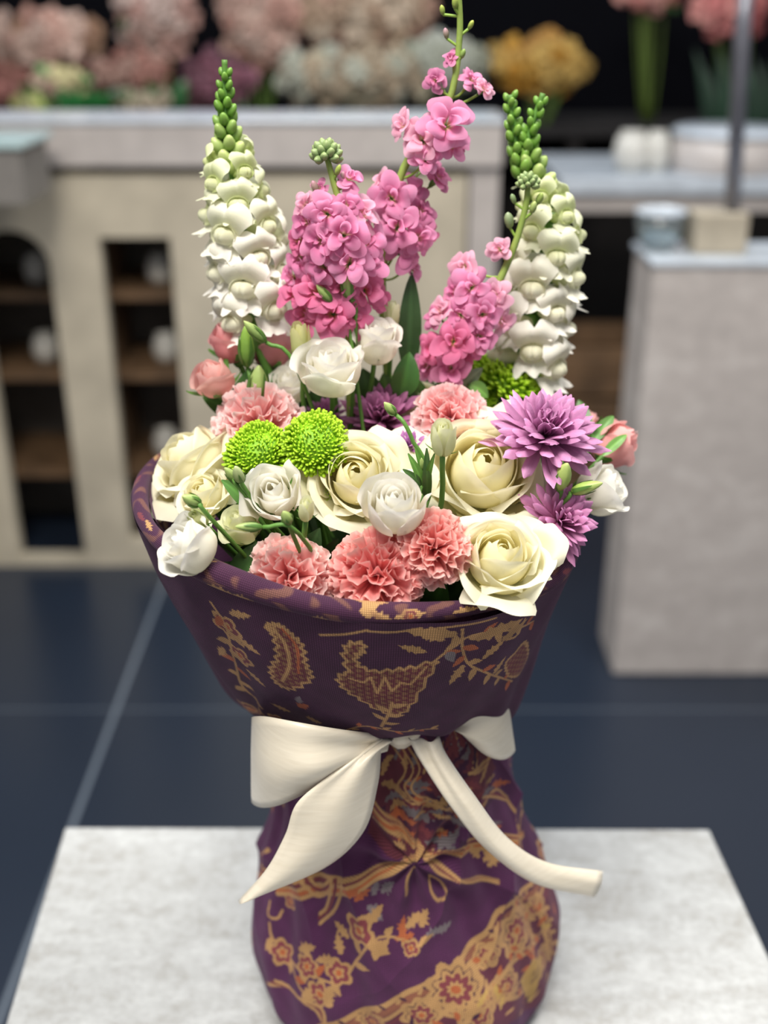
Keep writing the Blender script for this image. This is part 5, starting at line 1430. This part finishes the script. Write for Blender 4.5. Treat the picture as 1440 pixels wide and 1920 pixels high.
# table behind the pedestal
Yt = 2.25
tb = root('back_table', (.85, Yt + .2, 0), 'pale grey table behind the stone pedestal with white pots', 'table')
zb = Z(335, Yt)
MB().box(X(1050, Yt, .93), 1.6, Yt, Yt + .5, zb - .04, zb, bev=.003).build('table_top', M['counter_top'], tb, False)
MB().box(X(1056, Yt, .93), 1.6, Yt + .02, Yt + .05, Z(400, Yt), zb - .04).build('apron', M['counter'], tb, False)
MB().box(1.3, 1.4, Yt + .1, Yt + .4, 0, zb - .04).build('leg', M['counter'], tb, False)
MB().box(X(1056, Yt, .93), X(1056, Yt, .93) + .04, Yt + .42, Yt + .46, 0, zb - .04).build('leg', M['grey_metal'], tb, False)
for (px, w, lab) in ((1182, .048, 'white round pot on the back table nearest the pale counter'), (1228, .034, 'narrow white pot beside the round one on the back table')):
    x = X(px, Yt + .15, zb); rt_ = root('white_pot', (x, Yt + .15, zb), lab, 'pot')
    V, F, t = lathe([(w * .6, 0), (w * .95, .02), (w, .05), (w * .85, .085), (w * .6, .092), (w * .55, .08), (.002, .06)], 24)
    mesh('body', V + np.array([x, Yt + .15, zb]), F, M['ceramic'], rt_)
    V, F, t = lathe([(w * .58, .088), (w * .68, .088), (w * .70, .094), (w * .66, .1), (w * .58, .1)], 24)
    mesh('rim', V + np.array([x, Yt + .15, zb]), F, M['ceramic'], rt_)
x = X(1370, Yt + .12, zb)
bk = root('storage_drum', (x, Yt + .14, zb), 'large pale drum with a blue-lit glossy lid on the back table', 'drum')
V, F, t = lathe([(.10, 0), (.145, .0), (.15, .01), (.148, .09), (.001, .09)], 40); mesh('body', V + np.array([x, Yt + .16, zb]), F, M['counter'], bk)
V, F, t = lathe([(.001, .09), (.152, .09), (.154, .1), (.14, .108), (.001, .11)], 40); mesh('lid', V + np.array([x, Yt + .16, zb]), F, M['counter_top'], bk)

def crate(label, x0, x1, y0, y1, z0, z1):
    c = root('wooden_crate', ((x0 + x1) / 2, (y0 + y1) / 2, z0), label, 'crate', 'wooden crates under the back table')
    n = 2 if z1 - z0 < .15 else 3; h = (z1 - z0) / n
    for k in range(n):
        for (a0, a1, b0, b1) in ((x0, x1, y0, y0 + .012), (x0, x1, y1 - .012, y1), (x0, x0 + .012, y0 + .012, y1 - .012), (x1 - .012, x1, y0 + .012, y1 - .012)):
            MB().box(a0, a1, b0, b1, z0 + k * h + .004, z0 + (k + 1) * h - .004).build('slat', M['brown_wood'], c, False)
    for xx in (x0 + .012, x1 - .03):
        MB().box(xx, xx + .018, y0 + .012, y0 + .03, z0, z1 - .002).build('corner_post', M['brown_wood'], c, False)
    MB().box(x0 + .012, x1 - .012, y0 + .03, y1 - .012, z0, z0 + .008).build('bottom', M['brown_wood'], c, False)
Yw = 2.32
crate('brown wooden crate on top of another under the back table', .40, .86, Yw, Yw + .28, Z(745, Yw), Z(650, Yw))
crate('brown wooden crate at the foot of the stack under the back table', .38, .88, Yw - .02, Yw + .29, 0.0, Z(745, Yw))

# ------------------------------------------------------------------ bunches of flowers on the counter and the wall shelf
shelf = root('flower_shelf', (0, 3.15, 0), 'dark shelf against the black wall carrying bunches of flowers', 'shelf')
MB().box(-1.8, .30, 2.42, 3.46, .96, .99).build('board', M['dark_int'], shelf, False)
MB().box(.30, 1.8, 2.98, 3.46, .96, .99).build('board', M['dark_int'], shelf, False)
MB().box(-1.8, 1.8, 3.40, 3.46, 0, .96).build('back_panel', M['dark_int'], shelf, False)
for xx in (-1.7, -.6, .6, 1.7): MB().box(xx - .02, xx + .02, 3.0, 3.4, 0, .96).build('upright', M['dark_int'], shelf, False)

def bunch(label, pxr, pyr, Y, n, cols, base_z, seed, size=.034, stems=6, leaves=4, name='flower_bunch', grn=hexc('2e4a22'), cat='flowers', foot=None, stemcol=hexc('5f7a35')):
    rg = random.Random(seed)
    cxp = (pxr[0] + pxr[1]) / 2
    fx = X(cxp, Y, base_z) if foot is None else foot
    r = root(name, (fx, Y, base_z), label, cat, 'bunches of flowers on display at the back')
    for i in range(n):
        # spread heads over an elliptical mound
        a_ = i * 2.39996; q = math.sqrt((i + .5) / n)
        px = cxp + (pxr[1] - pxr[0]) / 2 * q * math.cos(a_) * .92; py = (pyr[0] + pyr[1]) / 2 + (pyr[1] - pyr[0]) / 2 * q * math.sin(a_) * .92
        dpt = -0.07 * (1 - q * q) + rg.uniform(-.015, .015)
        P = np.array(at(px, py, Y + dpt))
        c = hexc(cols[rg.randrange(len(cols))]) * rg.uniform(.62, .92)
        Vl, Fl, Cl = rosette(rg, c * .7, c, np.minimum(c * 1.08, 1), 6, 5, 6, 6)
        d = np.array([(px - cxp) / (pxr[1] - pxr[0] + 1) * 1.6, -0.8, .5 - (py - pyr[0]) / (pyr[1] - pyr[0] + 1) * .7])
        A = frame(d, rg.uniform(0, 6))
        mesh('flower_head', P + (Vl * size * rg.uniform(.85, 1.15)) @ A, Fl, M['far_petal'], r, Cl)
    for i in range(stems):
        a_ = rg.uniform(-1, 1)
        top = np.array(at(cxp + a_ * (pxr[1] - pxr[0]) * .3, (pyr[0] + pyr[1]) / 2, Y + .01))
        bt = np.array([fx + a_ * .02, Y + .02 * rg.uniform(-1, 1), base_z])
        V, F = tube(catmull([bt, (bt + top) / 2 + np.array([a_ * .005, 0, 0]), top], 7), .004, 6); mesh('stem', V, F, M['stem'], r, np.ones((len(V), 3)) * stemcol)
    for i in range(leaves):
        a_ = rg.uniform(0, 6.28)
        c0 = np.array(at(cxp, (pyr[0] + pyr[1]) / 2, Y))
        e = c0 + np.array([math.cos(a_) * .12, -.03, math.sin(a_) * .07 - .02])
        leaf(r, c0 * .7 + e * .3 + np.array([0, .01, 0]), e, .022, colour=grn * rg.uniform(.6, 1.6))
    return r
ZS, ZC = .99, zk
bunch('dusty peach flowers heaped behind the end of the counter', (-60, 200), (20, 132), 2.95, 28, ['d9b0a0', 'c99a8a', 'e0c0b0', 'b08a70'], ZS if False else .99, 1, .036)
bunch('muted rose pink flowers low behind the counter edge', (-40, 60), (125, 200), 2.76, 8, ['b98078', 'c79488', '9c6a60'], .99, 2, .03)
bunch('pale blush hydrangea heads rising above the slim snapdragon tip', (215, 375), (-60, 112), 3.1, 26, ['e3bfb2', 'd9ab9e', 'ecd0c4'], .99, 3, .036)
bunch('brick pink flowers in front of the blush hydrangea', (150, 332), (96, 178), 2.80, 20, ['b08074', 'a07064', 'c09a8c'], .99, 4, .028)
bunch('cream and blush flowers with green leaves behind the counter', (55, 160), (125, 185), 2.74, 9, ['dcb8a4', 'e6cdb4', 'e8dca8'], .99, 5, .026, leaves=8, grn=hexc('3f7a3c'))
bunch('light blush hydrangea heads next to the beige ones', (415, 570), (-60, 135), 3.1, 26, ['e0b8a8', 'd8a898', 'e8c8b8'], .99, 6, .038)
bunch('beige hydrangea heads filling the back above the dense pink stock', (540, 830), (-70, 110), 3.1, 40, ['d8bca0', 'ccae94', 'e2ccb4', 'c8a08c'], .99, 7, .038)
bunch('dull mauve flowers beside the slim snapdragon tip', (335, 480), (100, 214), 2.8, 16, ['9c6878', '8a5866', '7d5560'], .99, 8, .03)
bunch('ivory hydrangea heads drooping above the counter', (500, 830), (90, 200), 3.0, 36, ['d6cbb0', 'd0d0bc', 'c8b49a', 'd2d2c0'], .99, 9, .036)
bunch('grey white hydrangea heads next to the yellow bunch', (740, 920), (70, 165), 3.02, 18, ['c4c6b6', 'cfd0c4', 'b8baa6'], .99, 10, .036)
bunch('golden yellow hydrangea heads against the black wall', (915, 1110), (65, 175), 3.05, 26, ['d6a247', 'c88f35', 'e0b868', 'cf9c55'], .99, 11, .034, leaves=0)
bunch('coral pink flowers on tall green stems, first from the yellow bunch', (1150, 1275), (-50, 14), 3.1, 12, ['e59a90', 'd98880', 'f0b0a4'], .99, 12, .034, stems=10, leaves=3, stemcol=hexc('4d5f20'))
bunch('coral pink flowers on tall green stems beside the metal pole', (1305, 1440), (-50, 75), 3.1, 18, ['e08c88', 'd97c7c', 'eea49c'], .99, 13, .034, stems=10, leaves=3, stemcol=hexc('3f5220'))
bunch('low white and yellow blooms with bright green leaves behind the counter', (30, 95), (178, 212), 2.62, 5, ['d8d890', 'e8e0b0', 'c8d080'], .99, 14, .02, leaves=2, stems=3)
fl_ = root('foliage_bunch', (X(150, 2.64, .99), 2.64, .99), 'bright green leaves showing just above the counter edge', 'leaf')
for i in range(14):
    a_ = at(130 + 8 * i, 212, 2.62 + .005 * (i % 3)); b_ = at(110 + 11 * i + (i % 3) * 12, 165 + (i * 7) % 20, 2.60)
    V, F = tube([(a_.x, a_.y, .99), tuple(a_)], .003, 6); mesh('stem', V, F, M['stem'], fl_, np.ones((len(V), 3)) * G_MID)
    leaf(fl_, a_, b_, .02, colour=hexc('2f7a3e') * (0.8 + .1 * (i % 4)))
fl_ = root('foliage_bunch', (X(310, 2.66, .99), 2.66, .99), 'round green leaves behind the counter, before the mauve flowers', 'leaf')
for i in range(9):
    a_ = at(300 + 5 * i, 213, 2.62); b_ = at(280 + 9 * i, 160 + (i * 5) % 15, 2.60)
    V, F = tube([(a_.x, a_.y, .99), tuple(a_)], .003, 6); mesh('stem', V, F, M['stem'], fl_, np.ones((len(V), 3)) * G_MID)
    leaf(fl_, a_, b_, .018, colour=hexc('3a6a40') * (0.8 + .1 * (i % 4)))
bunch('pale cream blooms low behind the counter under the brick pink flowers', (205, 330), (172, 214), 2.62, 8, ['c8b8a0', 'b8a890', 'a8a080'], .99, 15, .022, leaves=3, stems=3)
# dark green drape of tall leaves behind the pole
fl_ = root('foliage_bunch', (1.28, 3.1, .99), 'dark green tall leaves behind the metal pole', 'leaf')
for i in range(16):
    x_ = 1330 + 9 * i
    leaf(fl_, at(x_, 330, 3.1), at(x_ + (i % 5 - 2) * 14, 90 + (i * 37) % 70, 3.1), .022, colour=hexc('1c3a26') * (0.8 + .15 * (i % 4)))
